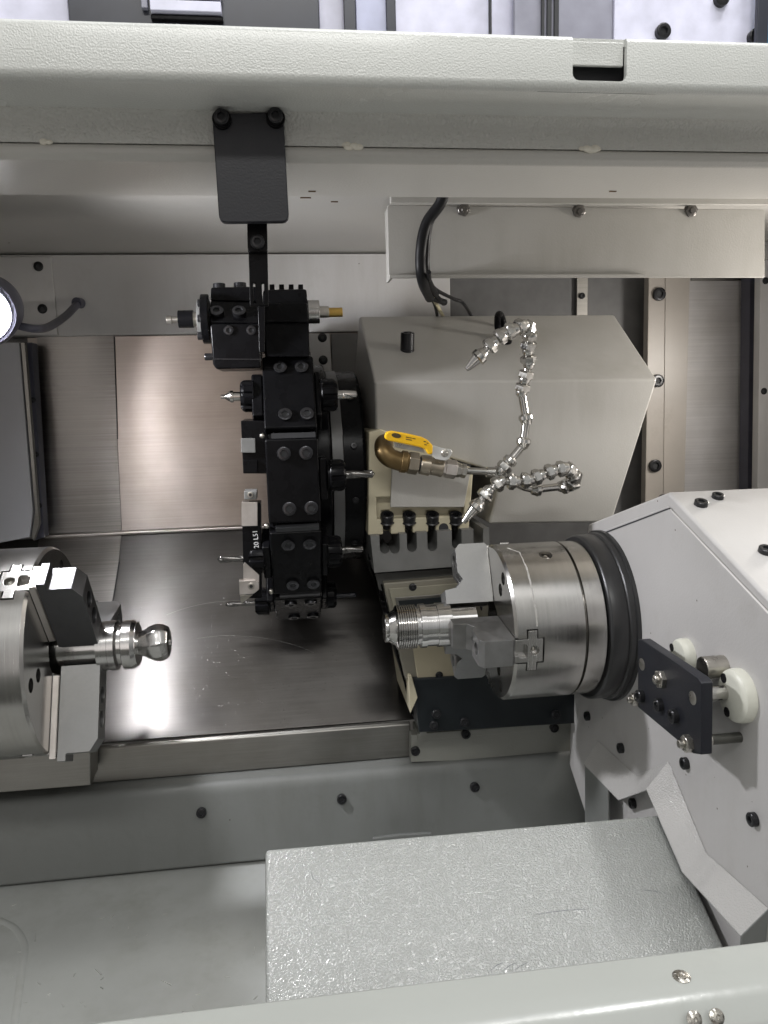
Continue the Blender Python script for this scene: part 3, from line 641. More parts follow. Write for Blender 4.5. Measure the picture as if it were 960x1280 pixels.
for k in range(12):
    d = tdir(1 + 30 * k + 15) ; c = TC + d * .150 + V((.1185, 0, 0))
    if k in (0, 1, 10, 11): screw(tr, TC + d * .157 + V((.10, 0, 0)), d, .005, .8)
def block(deg, xl, xr, h0, h1, w, name='tool_block', mat=None, bev=.003):
    """station block: radial from h0 to h1, tangential half width w"""
    d = tdir(deg); t = ttan(deg); c = TC + d * (h0 + h1) / 2 + V(((xl + xr) / 2, 0, 0))
    return MB().obox(c, V(((xr - xl) / 2, 0, 0)), d * (h1 - h0) / 2, t * w).build(name, mat or M_black, tr, bev, 2)
def nut(parent, p, ax, r, L):
    """slotted collet nut"""
    ax = V(ax)
    f = lambda a, t: 1 if t < L * .18 or t > L * .97 else (.86 if (a % (PI / 4)) < .26 else 1)
    MB().rev(p, ax, [(0, r * .8), (L * .1, r * .8), (L * .12, r * .96), (L * .17, r), (L * .2, r), (L * .75, r), (L * .9, r * .93), (L * .96, r * .86), (L, r * .8), (L, r * .45), (L * .9, r * .42), (L * .9, 0)], 64, f).build('collet_nut', M_black, parent, 0, smooth=25)
def drill(parent, p, ax, r, L, tip=.9, mat=None, shank=.3):
    """twist drill: a plain shank, then two twisted flutes and a point"""
    prof = []; n = 22
    for i in range(n + 1): prof.append((L * i / n, r if i < n - 1 else (r * .55 if i == n - 1 else 0)))
    def f(a, t):
        if t < L * shank: return 1.0
        return .62 + .38 * abs(math.cos(a - (t - L * shank) / r * .55)) ** .6
    MB().rev(p, ax, prof, 32, f).build('drill', mat or M_drill, parent, 0, smooth=50)
PITCH = .058
for deg in (31, 1, -29, -59, -89, 91, 121):
    bl = block(deg, XL, XR, TR_ - .05, TR_, PITCH)
    d = tdir(deg); t = ttan(deg)
    for s in (-1, 1):
        for x in (-.004, .026):
            sx = x if s > 0 else x + .004
            screw(bl, TC + d * (TR_ + .0002) + t * s * (PITCH - .020) + V((sx, 0, 0)), d, .0094, .45, 'cap', M_tbolt, name='screw')
    # recess between neighbours
    MB().obox(TC + d * (TR_ - .006) + t * (PITCH + .004) + V(((XL + XR) / 2 + .003, 0, 0)), V((.030, 0, 0)), d * .004, t * .0035).build('gap_plate', M_dark, tr)
def tc(deg, r, x): return TC + tdir(deg) * r + V((x, 0, 0))
# station with a chamfer tool and an end mill
h = block(31, XL - .016, XL, TR_ - .05, TR_ - .006, .034, 'tool_socket'); nut(h, tc(33, .222, XL - .010), (-1, 0, 0), .0225, .022)
MB().rev(tc(33, .222, XL - .031), (-1, 0, 0), [(0, .0065), (.011, .0065), (.0115, .0085), (.015, .0085), (.0225, .0032), (.0285, .0030), (.0290, 0)], 24).build('chamfer_tool', M_chrome, h)
h = block(31, XR, XR + .008, TR_ - .05, TR_ - .006, .036, 'tool_socket'); nut(h, tc(32.5, .222, XR + .006), (1, 0, 0), .0235, .026)
drill(h, tc(32.5, .222, XR + .032), (1, 0, 0), .0065, .030, mat=M_chrome, shank=.3)
# middle station: drill on the right, square holder on the left
h = block(1, XR, XR + .012, TR_ - .06, TR_ - .012, .03, 'tool_socket'); nut(h, tc(2, .226, XR + .012), (1, 0, 0), .0225, .025)
drill(h, tc(2, .226, XR + .036), (1, 0, 0), .0058, .043, mat=M_drill, shank=.2)
Yl = 1.075
th = MB().prism([PY(301, 526, Yl), PY(334, 526, Yl), PY(336, 592, Yl), PY(304, 592, Yl)], (0, .12, 0)).build('square_holder', M_black, tr, .001)
MB().prism([PY(301, 548, Yl - .004), PY(319, 548, Yl - .004), PY(319.5, 566, Yl - .004), PY(301.5, 566, Yl - .004)], (0, .0038, 0)).build('clamp', M_grey, th, .0008)
MB().prism([PY(304, 575, Yl - .003), PY(322, 575, Yl - .003), PY(322, 591, Yl - .003), PY(304.5, 591, Yl - .003)], (0, .0028, 0)).build('wedge', M_black, th, .0008)
# long turning tool shank
Yn = 1.085
sh = MB().prism([PY(302, 628, Yn), PY(326, 628, Yn), PY(327, 748, Yn), PY(305, 748, Yn)], (0, .026, 0)).build('turning_tool', M_black, tr, .0008)
MB().prism([PY(302, 628, Yn - .0025), PY(322, 627.5, Yn - .0025), PY(322, 657.5, Yn - .0025), PY(302, 658, Yn - .0025)], (0, .024, 0)).build('shank_end', M_tin, sh, .0006)
MB().prism([PY(304, 706, Yn - .002), PY(306, 703, Yn - .002), PY(324, 719, Yn - .002), PY(324, 728, Yn - .002), PY(304, 728, Yn - .002)], (0, .01, 0)).build('ground_flat', M_tin, sh, .0004)
MB().prism([PY(298.5, 726, Yn - .006), PY(319, 725, Yn - .006), PY(324, 729, Yn - .006), PY(324, 737, Yn - .006), PY(317, 742.5, Yn - .006), PY(299.5, 744, Yn - .006)], (0, .012, 0)).build('tool_head', M_tin, sh, .001)
screw(sh, PY(314, 732.5, Yn - .006), (0, -1, 0), .0048, .5, 'cap', M_zinc)
MB().prism([PY(300, 744.5, Yn - .004), PY(316, 743.5, Yn - .004), PY(301.5, 755, Yn - .004)], (0, .005, 0)).build('insert', M_zinc, sh, .0003)
MB().prism([PY(305, 614, Yn - .004), PY(321, 614, Yn - .004), PY(321, 624.5, Yn - .004), PY(305, 624.5, Yn - .004)], (0, .03, 0)).build('clamp', M_grey, sh, .001)
screw(sh, PY(313, 618.5, Yn - .004), (0, -1, 0), .0042, .5, 'cap', M_zinc)
text_mesh('lettering', '20 L51', .0095, M_white, PY(320, 674, Yn - .0004), (-.045, 0, 1), (-1, 0, -.045), sh)
# lower stations
h = block(-29, XL - .012, XL, TR_ - .05, TR_ - .004, .030, 'tool_socket'); nut(h, tc(-29, .226, XL - .006), (-1, 0, 0), .0225, .026); drill(h, tc(-29, .226, XL - .031), (-1, 0, 0), .0056, .046, mat=M_drill, shank=.12)
h = block(-29, XR, XR + .010, TR_ - .05, TR_ - .004, .030, 'tool_socket'); nut(h, tc(-28, .226, XR + .006), (1, 0, 0), .0235, .024); drill(h, tc(-27.5, .226, XR + .029), (1, 0, 0), .0050, .034, mat=M_drill, shank=.2)
h = block(-59, XL - .012, XL, TR_ - .05, TR_ - .006, .030, 'tool_socket'); nut(h, tc(-58, .230, XL - .006), (-1, 0, 0), .0215, .024); drill(h, tc(-58, .232, XL - .03), (-1, 0, 0), .0042, .046, mat=M_drill, shank=.2)
h = block(-59, XR, XR + .010, TR_ - .05, TR_ - .006, .030, 'tool_socket'); nut(h, tc(-58, .226, XR + .006), (1, 0, 0), .0205, .018); drill(h, tc(-58, .228, XR + .024), (1, 0, 0), .0036, .033, mat=M_blackm, shank=.2)
for dg, x in ((16, XL), (-14, XL), (-44, XL)):
    MB().ball(tc(dg, TR_ - .004, x - .003), .0042, 12).build('coolant_nozzle', M_zinc, tr)
# live tool head on the top station
DT = 61
def lt(px, py, y): return PY(px, py, y)
Yv = 1.10
hd = MB().prism([PY(262, 404, Yv), PY(326, 404, Yv), PY(326, 460, Yv), PY(270, 461.5, Yv), PY(266, 455, Yv)], (0, .10, 0)).build('live_tool_housing', M_black, tr, .003)
MB().prism([PY(263, 376, Yv + .025), PY(326, 378, Yv + .025), PY(326.5, 404, Yv - .0005), PY(262, 403, Yv - .0005)], (0, .10, 0)).build('chamfer_block', M_black, hd, .002)
MB().prism([PY(263.5, 359, Yv + .026), PY(326, 358, Yv + .026), PY(326, 377, Yv + .0245), PY(263, 376, Yv + .0245)], (0, .09, 0)).build('top_block', M_black, hd, .0025)
MB().prism([PY(266, 448, Yv - .002), PY(327, 448.5, Yv - .002), PY(327, 450, Yv - .002), PY(266, 449.5, Yv - .002)], (0, .003, 0)).build('joint', M_bolt, hd)
for p in ((271, 391), (299, 391)): screw(hd, PY(*p, Yv + .010), (0, -.75, .66), .0096, .6, 'cap', M_tbolt)
for p in ((286, 413), (314, 413)): screw(hd, PY(*p, Yv), (0, -1, 0), .0066, .4, 'cap', M_tbolt)
for p in ((274, 359), (300, 358)): screw(hd, PY(*p, Yv + .05), (0, 0, 1), .0088, .6, 'cap')
screw(hd, PY(263, 446, Yv + .02), (-1, 0, 0), .005, 1.6, 'cap')
gx = MB().prism([PY(328, 378, Yv + .02), PY(384, 378, Yv + .02), PY(386, 403, Yv + .012), PY(329, 403, Yv + .012)], (0, .12, 0))
gx.build('gear_housing', M_black, tr, .003)
g2 = MB().prism([PY(329, 362, Yv + .03), PY(383, 361, Yv + .03), PY(385, 380, Yv + .0205), PY(328, 380, Yv + .0205)], (0, .12, 0)).build('gear_cover', M_black, tr, .003)
MB().prism([PY(328, 402, Yv + .018), PY(386, 402, Yv + .018), PY(387, 446, Yv + .004), PY(333, 446, Yv + .004)], (0, .12, 0)).build('gear_base', M_black, tr, .002)
rk = MB()
for k in range(4): 
    c = PY(340 + 12 * k, 358.5, Yv + .05); rk.box(c.x - .0035, c.x + .0035, Yv + .05, Yv + .12, c.z - .006, c.z + .0035)
rk.build('toothed_rack', M_black, tr, .0006)
MB().prism([PY(322, 378, Yv - .004), PY(331, 378, Yv - .004), PY(331, 440, Yv - .002), PY(324, 440, Yv - .002)], (0, .05, 0)).build('centre_web', M_black, tr, .001)
ax = PY(240, 399, 1.14); axz = PY(395, 390, 1.14)
def sh_(px0, px1, py, y, r, mat, name, parent=tr, seg=28, bev=.0006):
    a = PY(px0, py, y); b = PY(px1, py, y); b.z = a.z
    return MB().cyl(a, b, r, seg).build(name, mat, parent, bev)
sh_(248, 263, 399, 1.14, .026, M_grey, 'spindle_flange'); sh_(253, 262, 399, 1.13, .034, M_black, 'bolt_flange')
for y in (379, 398, 420): sh_(247, 255, y, 1.115, .0055, M_bolt, 'flange_bolt')
sh_(241, 250, 399, 1.14, .010, M_zinc, 'spindle_nose'); sh_(223, 242, 399, 1.14, .0122, M_black, 'live_collet_nut'); sh_(214, 224, 399.5, 1.14, .0042, M_zinc, 'end_mill'); sh_(208, 215, 399.8, 1.14, .0055, M_zinc, 'cutter_tip')
sh_(385, 399, 390, 1.14, .0165, M_turn, 'right_spindle_nose'); sh_(398, 411, 390, 1.14, .008, M_zinc, 'right_shank'); sh_(410, 428, 390.5, 1.14, .0066, M_gold, 'gold_tool')
# bolted plate behind the turret
kb = empty('bracket_plate', PY(405, 435, 1.46), 'grey plate with two black bolts behind the turret beside the beige cover', 'plate')
MB().prism([PY(386, 417, 1.46), PY(412, 417, 1.46), PY(415, 470, 1.46), PY(390, 470, 1.46)], (0, .02, 0)).build('plate', M_wall, kb, .001)
MB().prism([PY(414, 417, 1.47), PY(447, 417, 1.47), PY(452, 640, 1.47), PY(420, 640, 1.47)], (0, .02, 0)).build('back_plate', M_grey, kb, .001)
for p in ((403, 422), (404, 450)): screw(kb, PY(*p, 1.46), (0, -1, 0), .0085, .5, 'button')

# ================================================================== chucks
AY, AZ = 1.0, -.3103
def er(deg): a = math.radians(deg); return V((0, -math.sin(a), math.cos(a)))      # 0 = up, 90 = towards the door
def et(deg): a = math.radians(deg); return V((0, -math.cos(a), -math.sin(a)))
AX = V((0, AY, AZ))
def radial_prism(deg, s, xf, prof, w):
    """prism with a profile in (out of the face, radial) and half width w; s = +1 when the face looks to +X"""
    r = er(deg); t = et(deg)
    return MB().prism([AX + V((xf + s * a, 0, 0)) + r * p - t * w for a, p in prof], t * 2 * w)
def t_prism(deg, s, xf, r0, r1, k=0.0):
    """T section running out radially, grown by k"""
    r = er(deg); t = et(deg); P = [(k * 2 + .0005, .0155 + k), (-.016 + k, .0155 + k), (-.016 + k, .0265 + k), (-.028 - k, .0265 + k), (-.028 - k, .0155 + k), (-.036 - k, .0155 + k)]
    loop = P + [(a, -w) for a, w in P[::-1]]
    return MB().prism([AX + V((xf + s * a, 0, 0)) + t * w + r * r0 for a, w in loop], r * (r1 - r0))
def chuck(label, s, xf, R, L, degs, phis_hole, bore, scale=1.0):
    root = empty('chuck', AX + V((xf, 0, 0)), label, 'chuck')
    prof = [(.03, 0), (.03, bore), (0, bore), (0, R - .0035), (.0035, R), (L - .002, R), (L, R - .002), (L, 0)]
    cuts = [t_prism(d, s, xf, .02, R + .02, .0013) for d in degs]
    for d in phis_hole:
        for q in (.62, .83):
            p = AX + er(d) * R * q + V((xf, 0, 0)); cuts.append(MB().cyl(p + V((s * .01, 0, 0)), p - V((s * .016, 0, 0)), .0085, 24))
    return root, prof, cuts
# ---- right chuck
RX, RR = .272, .106
rd = (95, -25, 215)
rc, prof, cuts = chuck('three jaw steel chuck of the tailstock on the right gripping a threaded fitting', -1, RX, RR, .0935, rd, (35, 155, 275), .027)
nip = PX(680, 693, .335); nip = V((nip.x, AY, AZ)); nd = er(22)
cuts.append(MB().cyl(V((.333, AY, AZ)) + nd * (RR - .008), V((.333, AY, AZ)) + nd * (RR + .01), .0088, 24))
MB().rev(AX + V((RX, 0, 0)), (1, 0, 0), prof, 128).build('body', M_turn, rc, .0006, cuts=cuts)
c = V((.333, AY, AZ)) + nd * (RR - .0078); MB().rev(c, nd, [(0, 0), (0, .006), (.002, .006), (.004, .0028), (.006, .0022), (.007, 0)], 16).build('grease_nipple', M_zinc, rc)
st = MB(); P = []                                    # dried coolant streak down the chuck body
for i in range(25):
    a = 8 + 70 * i / 24; P.append((a, RX + .028 - (.004 * (3 - i) if i < 3 else 0) + random.uniform(-.0005, .0005)))
for (a, x), (b, y) in zip(P[:-1], P[1:]):
    wv = random.uniform(.0004, .0012); q = RR + .00015
    st.prism([V((x - wv, AY, AZ)) + er(a) * q, V((x + wv, AY, AZ)) + er(a) * q, V((y + wv, AY, AZ)) + er(b) * q, V((y - wv, AY, AZ)) + er(b) * q], er((a + b) / 2) * .00012)
st.build('coolant_streak', plain('dried_coolant', (.50, .49, .465), .5), rc)
MB().rev(AX + V((RX + .0935, 0, 0)), (1, 0, 0), [(0, RR - .004), (.0012, RR - .004), (.002, RR - .0005), (.026, RR - .0005), (.028, RR - .003), (.028, 0)], 128).build('adapter', M_turn, rc, 0)
for d in (35, 155, 275):
    for q in (.62, .83): screw(rc, AX + er(d) * RR * q + V((RX + .010, 0, 0)), (-1, 0, 0), .0068, .8, 'cap')
def master_jaw(root, deg, s, xf, R, mat):
    m = t_prism(deg, s, xf, .032, R - .0015)
    r = er(deg); t = et(deg); o = AX + r * R
    key = MB().prism([o + V((xf - s * a, 0, 0)) + t * w + r * .004 for a, w in ((-.002, .0062), (.005, .0062), (.006, .0088), (.0145, .0088), (.016, .0060), (.016, -.0060), (.0145, -.0088), (.006, -.0088), (.005, -.0062), (-.002, -.0062))], -r * .014)
    hole = MB().cyl(o + V((xf - s * .0252, 0, 0)) + r * .004, o + V((xf - s * .0252, 0, 0)) - r * .009, .0062, 20)
    j = m.build('master_jaw', mat, root, .0006, cuts=[key, hole])
    MB().ball(o + V((xf - s * .0252, 0, 0)) - r * .0085, .0032, 12).build('detent_ball', M_zinc, j)
    return j
rprof = [(.0006, .024), (.0006, .104), (.004, .108), (.040, .108), (.046, .101), (.046, .068), (.040, .058), (.049, .047), (.066, .044), (.066, .024)]
for k, d in enumerate(rd):
    master_jaw(rc, d, -1, RX, RR, M_turn)
    cb = []
    for q in (.058, .083):
        p = AX + er(d) * (q + .004) + V((RX, 0, 0)); cb.append(MB().cyl(p + V((-.055, 0, 0)), p + V((-.028, 0, 0)), .0082, 24))
    j = radial_prism(d, -1, RX, rprof, .0175).build('jaw', M_jaw, rc, .0012, 2, cuts=cb + [MB().rev(AX + V((RX - .075, 0, 0)), (1, 0, 0), [(0, 0), (0, .0302), (.080, .0302), (.080, 0)], 64), MB().cyl(AX + er(d) * .066 + V((RX - .075, 0, 0)), AX + er(d) * .066 + V((RX - .047, 0, 0)), .0125, 32)])
    for q in (.058, .083): screw(j, AX + er(d) * (q + .004) + V((RX - .029, 0, 0)), (-1, 0, 0), .0068, .9, 'cap')
# ---- threaded fitting in the right chuck
wx = lambda px: PY(px, 783, AY).x
prof = []
def pr(px, r): prof.append((wx(px) - wx(480), r))
prof = [(0, .0), (.0, .0145), (0, .0185), (.0012, .0195), (.004, .0195), (.0055, .0185), (.010, .022), (.0145, .0245), (.016, .0285)]
t = .017
for k in range(9): prof += [(t, .0299), (t + .0007, .0299), (t + .0018, .0266), (t + .0022, .0266)]; t += .0031
prof += [(t + .001, .0262), (t + .003, .0262), (t + .0035, .0300), (t + .011, .0300), (t + .0115, .0285), (t + .026, .0285), (t + .0265, .030), (t + .045, .030), (t + .046, .026), (t + .080, .026), (t + .080, 0)]
fit = MB().rev(V((wx(480), AY, AZ)), (1, 0, 0), prof, 72).build('threaded_fitting', M_work, None, 0, smooth=28)
tag(fit, 'bright turned fitting with a fine outside thread held in the right chuck', 'workpiece')
# ---- left chuck
LX, LR = -.304, .132
ld_ = (34, 154, 274)
lc_, prof, cuts = chuck('large three jaw steel main chuck on the left gripping a ball ended part', 1, LX, LR, .14, ld_, (94, 214, 334), .038)
MB().rev(AX + V((LX, 0, 0)), (-1, 0, 0), prof, 144).build('body', M_turn, lc_, .0008, cuts=cuts)
for d in (94, 214, 334):
    for q in (.62, .83): screw(lc_, AX + er(d) * LR * q + V((LX - .012, 0, 0)), (1, 0, 0), .0068, .8, 'cap')
MB().rev(AX + V((LX - .1402, 0, 0)), (-1, 0, 0), [(0, .124), (.16, .124), (.16, 0)], 96).build('spindle_nose', M_hem, lc_)
lprof = [(.0098, .0245), (.0575, .0245), (.0575, .116), (.048, .131), (.021, .131), (.020, .132), (.020, .140), (.0098, .140)]
for k, d in enumerate(ld_):
    master_jaw(lc_, d, 1, LX, LR, M_turn)
    ser = MB(); r = er(d); tt = et(d)                         # serrated pad between master jaw and top jaw
    P = [(.0008, .036), (.0008, .136)]
    n = 44
    for i in range(n): 
        rr_ = .136 - (.136 - .036) * i / n; P += [(.0065, rr_), (.0092, rr_ - .0011)]
    P.append((.0065, .036))
    ser = MB().prism([AX + V((LX + a, 0, 0)) + r * q - tt * .0165 for a, q in P], tt * .033).build('serrated_pad', M_tin, lc_, 0)
    cb = []
    for q in (.062, .092):
        p = AX + er(d) * q + V((LX, 0, 0)); cb.append(MB().cyl(p + V((.07, 0, 0)), p + V((.032, 0, 0)), .0105, 28))
    j = radial_prism(d, 1, LX, lprof, .0175).build('jaw', M_jawd if k == 0 else M_jaw, lc_, .0012, 2, cuts=cb)
    for q in (.062, .092): screw(j, AX + er(d) * q + V((LX + .033, 0, 0)), (1, 0, 0), .0085, .9, 'cap')
# ---- ball ended part in the left chuck
bx = lambda px: PY(px, 803, .975).x
x0 = -.34; T = lambda px: bx(px) - x0
prof = [(0, 0), (0, .0238), (T(118), .0238), (T(119), .0318), (T(133), .0318), (T(133.5), .0325), (T(141.5), .0325), (T(143), .0302), (T(144), .0262), (T(149.5), .0262), (T(150), .0310), (T(151), .0318), (T(162), .0318), (T(167), .0285), (T(168), .0285), (T(168.3), .0150)]
tb0 = T(169); tb1 = T(208)
for x, r in ((169, .0150), (172, .0158), (176, .0178), (180, .0202), (184, .0222), (188, .0236), (192, .0243), (196, .0243), (200, .0235), (203, .0223), (205.5, .0208), (207.3, .0192), (208, .0175)): prof.append((T(x), r))
prof += [(tb1 + .0002, .0120), (tb1 + .0002, .0045), (tb1 + .0025, .0035), (tb1 + .0025, 0)]
M_ball = steel('fluted_ball_steel', (.58, .57, .56), .19, (60, 1, 1), 6, .02, .06)
def flute(a, t):
    if t < tb0 - .0001 or t > tb1 + .0001: return 1.0
    q = (t - tb0) / (tb1 - tb0); s = ((a + .28 * q) / (2 * PI) * 8) % 1.0          # eight leaning hollow flutes with a sharp edge between
    return 1.01 - .07 * min(1, .3 + 2.2 * q) * math.sin(PI * s)
bal = MB().rev(V((x0, AY, AZ)), (1, 0, 0), prof, 252, flute).build('ball_ended_part', M_ball, None, 0, smooth=33)
tag(bal, 'bright turned part with a fluted ball end held in the left chuck', 'workpiece')
# ledge under the left chuck
le = MB().prism([PY(-60, 946, 1.14), PY(113, 938, 1.14), PY(113, 982, 1.14), PY(-60, 996, 1.14)], (0, .05, 0)).build('chuck_ledge', M_hem, None, .002)
tag(le, 'dull grey steel ledge on the bed right below the left chuck', 'ledge')
# ================================================================== tailstock (second spindle) housing on the right
HX = .435
hs = empty('tailstock_housing', V((HX, .95, -.4)), 'big white painted tailstock housing on the right with a sloping bolted top', 'housing')
FP = [(735, 655), (835, 615), (990, 780), (1010, 1330), (800, 1330), (745, 1060), (711, 955), (714, 870)]
MB().prism([PX(x, y, HX) for x, y in FP], (.62, 0, 0)).build('body', M_head, hs, .004, 3)
c0 = sum((PX(x, y, HX) for x, y in FP), V((0, 0, 0))) / len(FP)
IP = [(743, 668), (837, 633), (965, 768), (985, 1330), (800, 1330), (752, 1050), (719, 953), (722, 880)]
MB().prism([PX(x, y, HX - .0005) for x, y in IP], (-.003, 0, 0)).build('face_plate', M_head, hs, .001)
lines = MB()
for (a, b), (c, d) in (((741, 671), (796, 650.5)), ((796, 650.5), (838, 634.5))):
    lines.prism([PX(a, b, HX - .002), PX(c, d, HX - .002), PX(c + .5, d + 1.8, HX - .002), PX(a + .5, b + 1.8, HX - .002)], (-.0018, 0, 0))
lines.build('joint', M_dark, hs)
fx = HX - .0035
for p in ((736, 895), (778, 935), (858.5, 954), (793, 1004), (944, 1024)): screw(hs, PX(*p, fx), (-1, 0, 0), .0068, .9, 'cap')
P0 = PX(835, 615, HX); P1 = PX(990, 780, HX); tn = (P1 - P0).cross(V((1, 0, 0))).normalized(); tn = tn if tn.z > 0 else -tn
for p, r in (((876, 631), .0095), ((897, 622), .0085), ((957, 690), .0095)): screw(hs, PL(*p, P0, tn), tn, r * .8, .7, 'cap')
# black seal ring round the chuck
ring = empty('seal_ring', AX + V((.41, 0, 0)), 'thick black ring between the right chuck and the white tailstock housing', 'ring')
MB().rev(AX + V((.3945, 0, 0)), (1, 0, 0), [(0, .0), (0, .1045), (.0, .1105), (.0015, .1128), (.003, .1135), (.022, .1135), (.0235, .1128), (.0245, .1150), (.0255, .1158), (.0372, .1158), (.0372, 0)], 128).build('ring_body', M_ring, ring, 0)
MB().rev(AX + V((.4255, 0, 0)), (1, 0, 0), [(0, .112), (.0015, .1185), (.006, .1185), (.0062, .112)], 128).build('rear_lip', M_ring, ring, 0)

# ------------------------------------------------------------------ black stop plate with nuts, nylon discs
sbp = empty('stop_bracket', PX(840, 870, .385), 'black slanted plate on the tailstock face with silver nuts, black bolts and white nylon discs', 'bracket')
bxp = .385
MB().prism([PX(797, 800, bxp), PX(801, 799, bxp), PX(872, 847, bxp), PX(877, 854, bxp), PX(876, 943.5, bxp), PX(866, 942, bxp), PX(797, 884, bxp)], (.012, 0, 0)).build('plate', M_blackm, sbp, .0012)
def bn_(p, r, h, kind, mat): return screw(sbp, PX(*p, bxp), (-1, 0, 0), r, h, kind, mat, 'bolt' if mat is M_bolt else 'nut')
bn_((828, 849), .0094, .9, 'hex', M_zinc); bn_((862, 929), .0082, 1.3, 'hex', M_zinc); bn_((795, 874), .0070, 1.3, 'hex', M_zinc)
for p in ((803, 870), (826, 881), (845, 895)): bn_(p, .0072, .9, 'cap', M_bolt)
for p in ((802.5, 830.5), (866, 872.5)):
    c = PX(*p, bxp); MB().rev(c, (-1, 0, 0), [(-.002, 0), (-.002, .0068), (.0005, .0068), (.0018, .004), (.0022, 0)], 28).build('dowel_pin', M_zinc, sbp)
def disc(px, py, r, th=.015):
    c = PX(px, py, HX - .003); o = MB().rev(c + V((.002, 0, 0)), (-1, 0, 0), [(0, 0), (0, r), (th * .55, r), (th * .8, r * .96), (th * .95, r * .86), (th, r * .72), (th, 0)], 48).build('nylon_disc', M_nylon, sbp); return o, c - V((th - .002, 0, 0))
o, c = disc(928, 869, .0265)
for dy, dz in ((0.012, .014), (.004, -.018)): 
    q = c + V((.0003, dy, dz)); MB().cyl(q + V((-.0008, 0, 0)), q + V((.004, 0, 0)), .0048, 20).build('hole_plug', M_bolt, o)
MB().cyl(PX(877, 868, .395) , V((c.x + .002, PX(877, 868, .395).y - .0, PX(877, 868, .395).z)), .0075, 24).build('rod', M_chrome, sbp)
o, c = disc(860, 819, .019)
q = c + V((.0003, .012, .006)); MB().cyl(q + V((-.0008, 0, 0)), q + V((.004, 0, 0)), .0044, 20).build('hole_plug', M_bolt, o)
k = PX(889, 834, .418); MB().cyl(k + V((-.010, 0, 0)), k + V((.016, 0, 0)), .0115, 32).build('knurled_knob', M_zinc, sbp, .001)
k = PX(884, 925, .397); MB().cyl(k + V((-.001, 0, 0)), V((HX - .003, k.y, k.z)), .0052, 20).build('threaded_rod', plain('dark_steel_rod', (.10, .10, .09), .35, .7), sbp); MB().cyl(k + V((-.002, 0, 0)), k + V((.003, 0, 0)), .0062, 20).build('rod_collar', M_zinc, sbp)

# ------------------------------------------------------------------ folded drip guard below the bracket
gd = empty('drip_guard', PX(820, 1020, .43), 'zigzag folded white sheet guard screwed to the tailstock face above the tilted chute', 'guard')
LP = [(730, 955), (773, 999), (808, 986), (853, 1089), (926, 1169)]
RP = [(747, 925), (797, 970.5), (837, 953), (884, 1067), (962, 1137)]
left = [PX(x, y, .410) for x, y in LP]; right = [PX(x, y, HX - .004) for x, y in RP]
for p, q in zip(left, right): q.y = p.y + (q.y - p.y) * .8
m = MB(); th = V((0, .0, -.0022))
a = [m.bm.verts.new(p) for p in left]; b = [m.bm.verts.new(p) for p in right]; a2 = [m.bm.verts.new(p + th) for p in left]; b2 = [m.bm.verts.new(p + th) for p in right]
for i in range(4):
    for fc in ((a[i], a[i + 1], b[i + 1], b[i]), (a2[i], b2[i], b2[i + 1], a2[i + 1]), (a[i], a2[i], a2[i + 1], a[i + 1]), (b[i], b[i + 1], b2[i + 1], b2[i])): m.bm.faces.new(fc)
m.bm.faces.new((a[0], b[0], b2[0], a2[0])); m.bm.faces.new((a[4], a2[4], b2[4], b[4]))
m.build('sheet', M_guard, gd, .004, 3)
MB().prism([PX(731, 957, .4105), PX(760, 985, .4105), PX(760, 1050, .4105), PX(731, 1050, .4105)], (.002, 0, 0)).build('end_flange', M_casting, gd, .0006)
e = left[4]; f = right[4]
MB().prism([e + V((0, -.001, -.0005)), f + V((0, -.001, -.0005)), f + V((.12, -.001, 0)), f + V((.12, -.001, -.09)), e + V((0, -.001, -.09))], (0, .0022, 0)).build('front_return', M_casting, gd, .0006)

# ------------------------------------------------------------------ tilted chute
ch = empty('parts_chute', V((.2, .72, -.53)), 'wide tilted sheet metal chute with hammered pale grey paint standing over the chip pan', 'chute')
A0 = PY(331.5, 1061, .80); A1 = PY(829, 1017, .80); xr_ = A1.x
B1 = PX(907, 1187, xr_)
sl = (B1 - A1); 
A0.z = A1.z + (A0.z - A1.z) * 1.0
B1e = A1 + sl * 1.5; B0e = A0 + V((0, sl.y, sl.z)) * 1.5
m = MB(); dn = V((0, .02, -.16))
m.prism([A0, A1, B1e, B0e], dn)
m.build('chute_body', M_chute, ch, .004, 3)
MB().prism([A0 + V((-.0035, .0, -.085)), A0 + V((-.0035, -.35, -.285)), A0 + V((-.0035, -.35, -.33)), A0 + V((-.0035, 0, -.16))], (.003, 0, 0)).build('side_strip', M_casting, ch, .0006)

cn = (A1 - A0).cross(B1 - A1).normalized(); cn = cn if cn.z > 0 else -cn
for pts, wd, mt in ([((668, 1143), (690, 1140), (712, 1137.5), (735, 1136.5)), .0005, M_lampbody], [((575, 1118), (600, 1115.5), (625, 1113)),   .0003, M_white], [((800, 1112), (818, 1114), (832, 1117)), .0004, M_lampbody], [((388, 1086), (391, 1098), (402, 1106)), .0004, M_lampbody], [((612, 1214), (622, 1206), (630, 1203)), .0006, M_lampbody], [((626, 1215), (637, 1207), (646, 1203)), .0006, M_lampbody], [((642, 1213), (652, 1207), (660, 1203)), .0005, M_lampbody]):
    P = [PL(x, y, A1, cn) + cn * .0001 for x, y in pts]; sm_ = MB()
    L_ = []; R_ = []
    for i, q in enumerate(P):
        t_ = (P[min(i + 1, len(P) - 1)] - P[max(i - 1, 0)]).normalized(); s_ = t_.cross(cn) * wd * (.35 if i in (0, len(P) - 1) else 1) * .5
        L_.append(q - s_); R_.append(q + s_)
    sm_.prism(L_ + R_[::-1], cn * .00012); sm_.build('scratch', mt, ch)

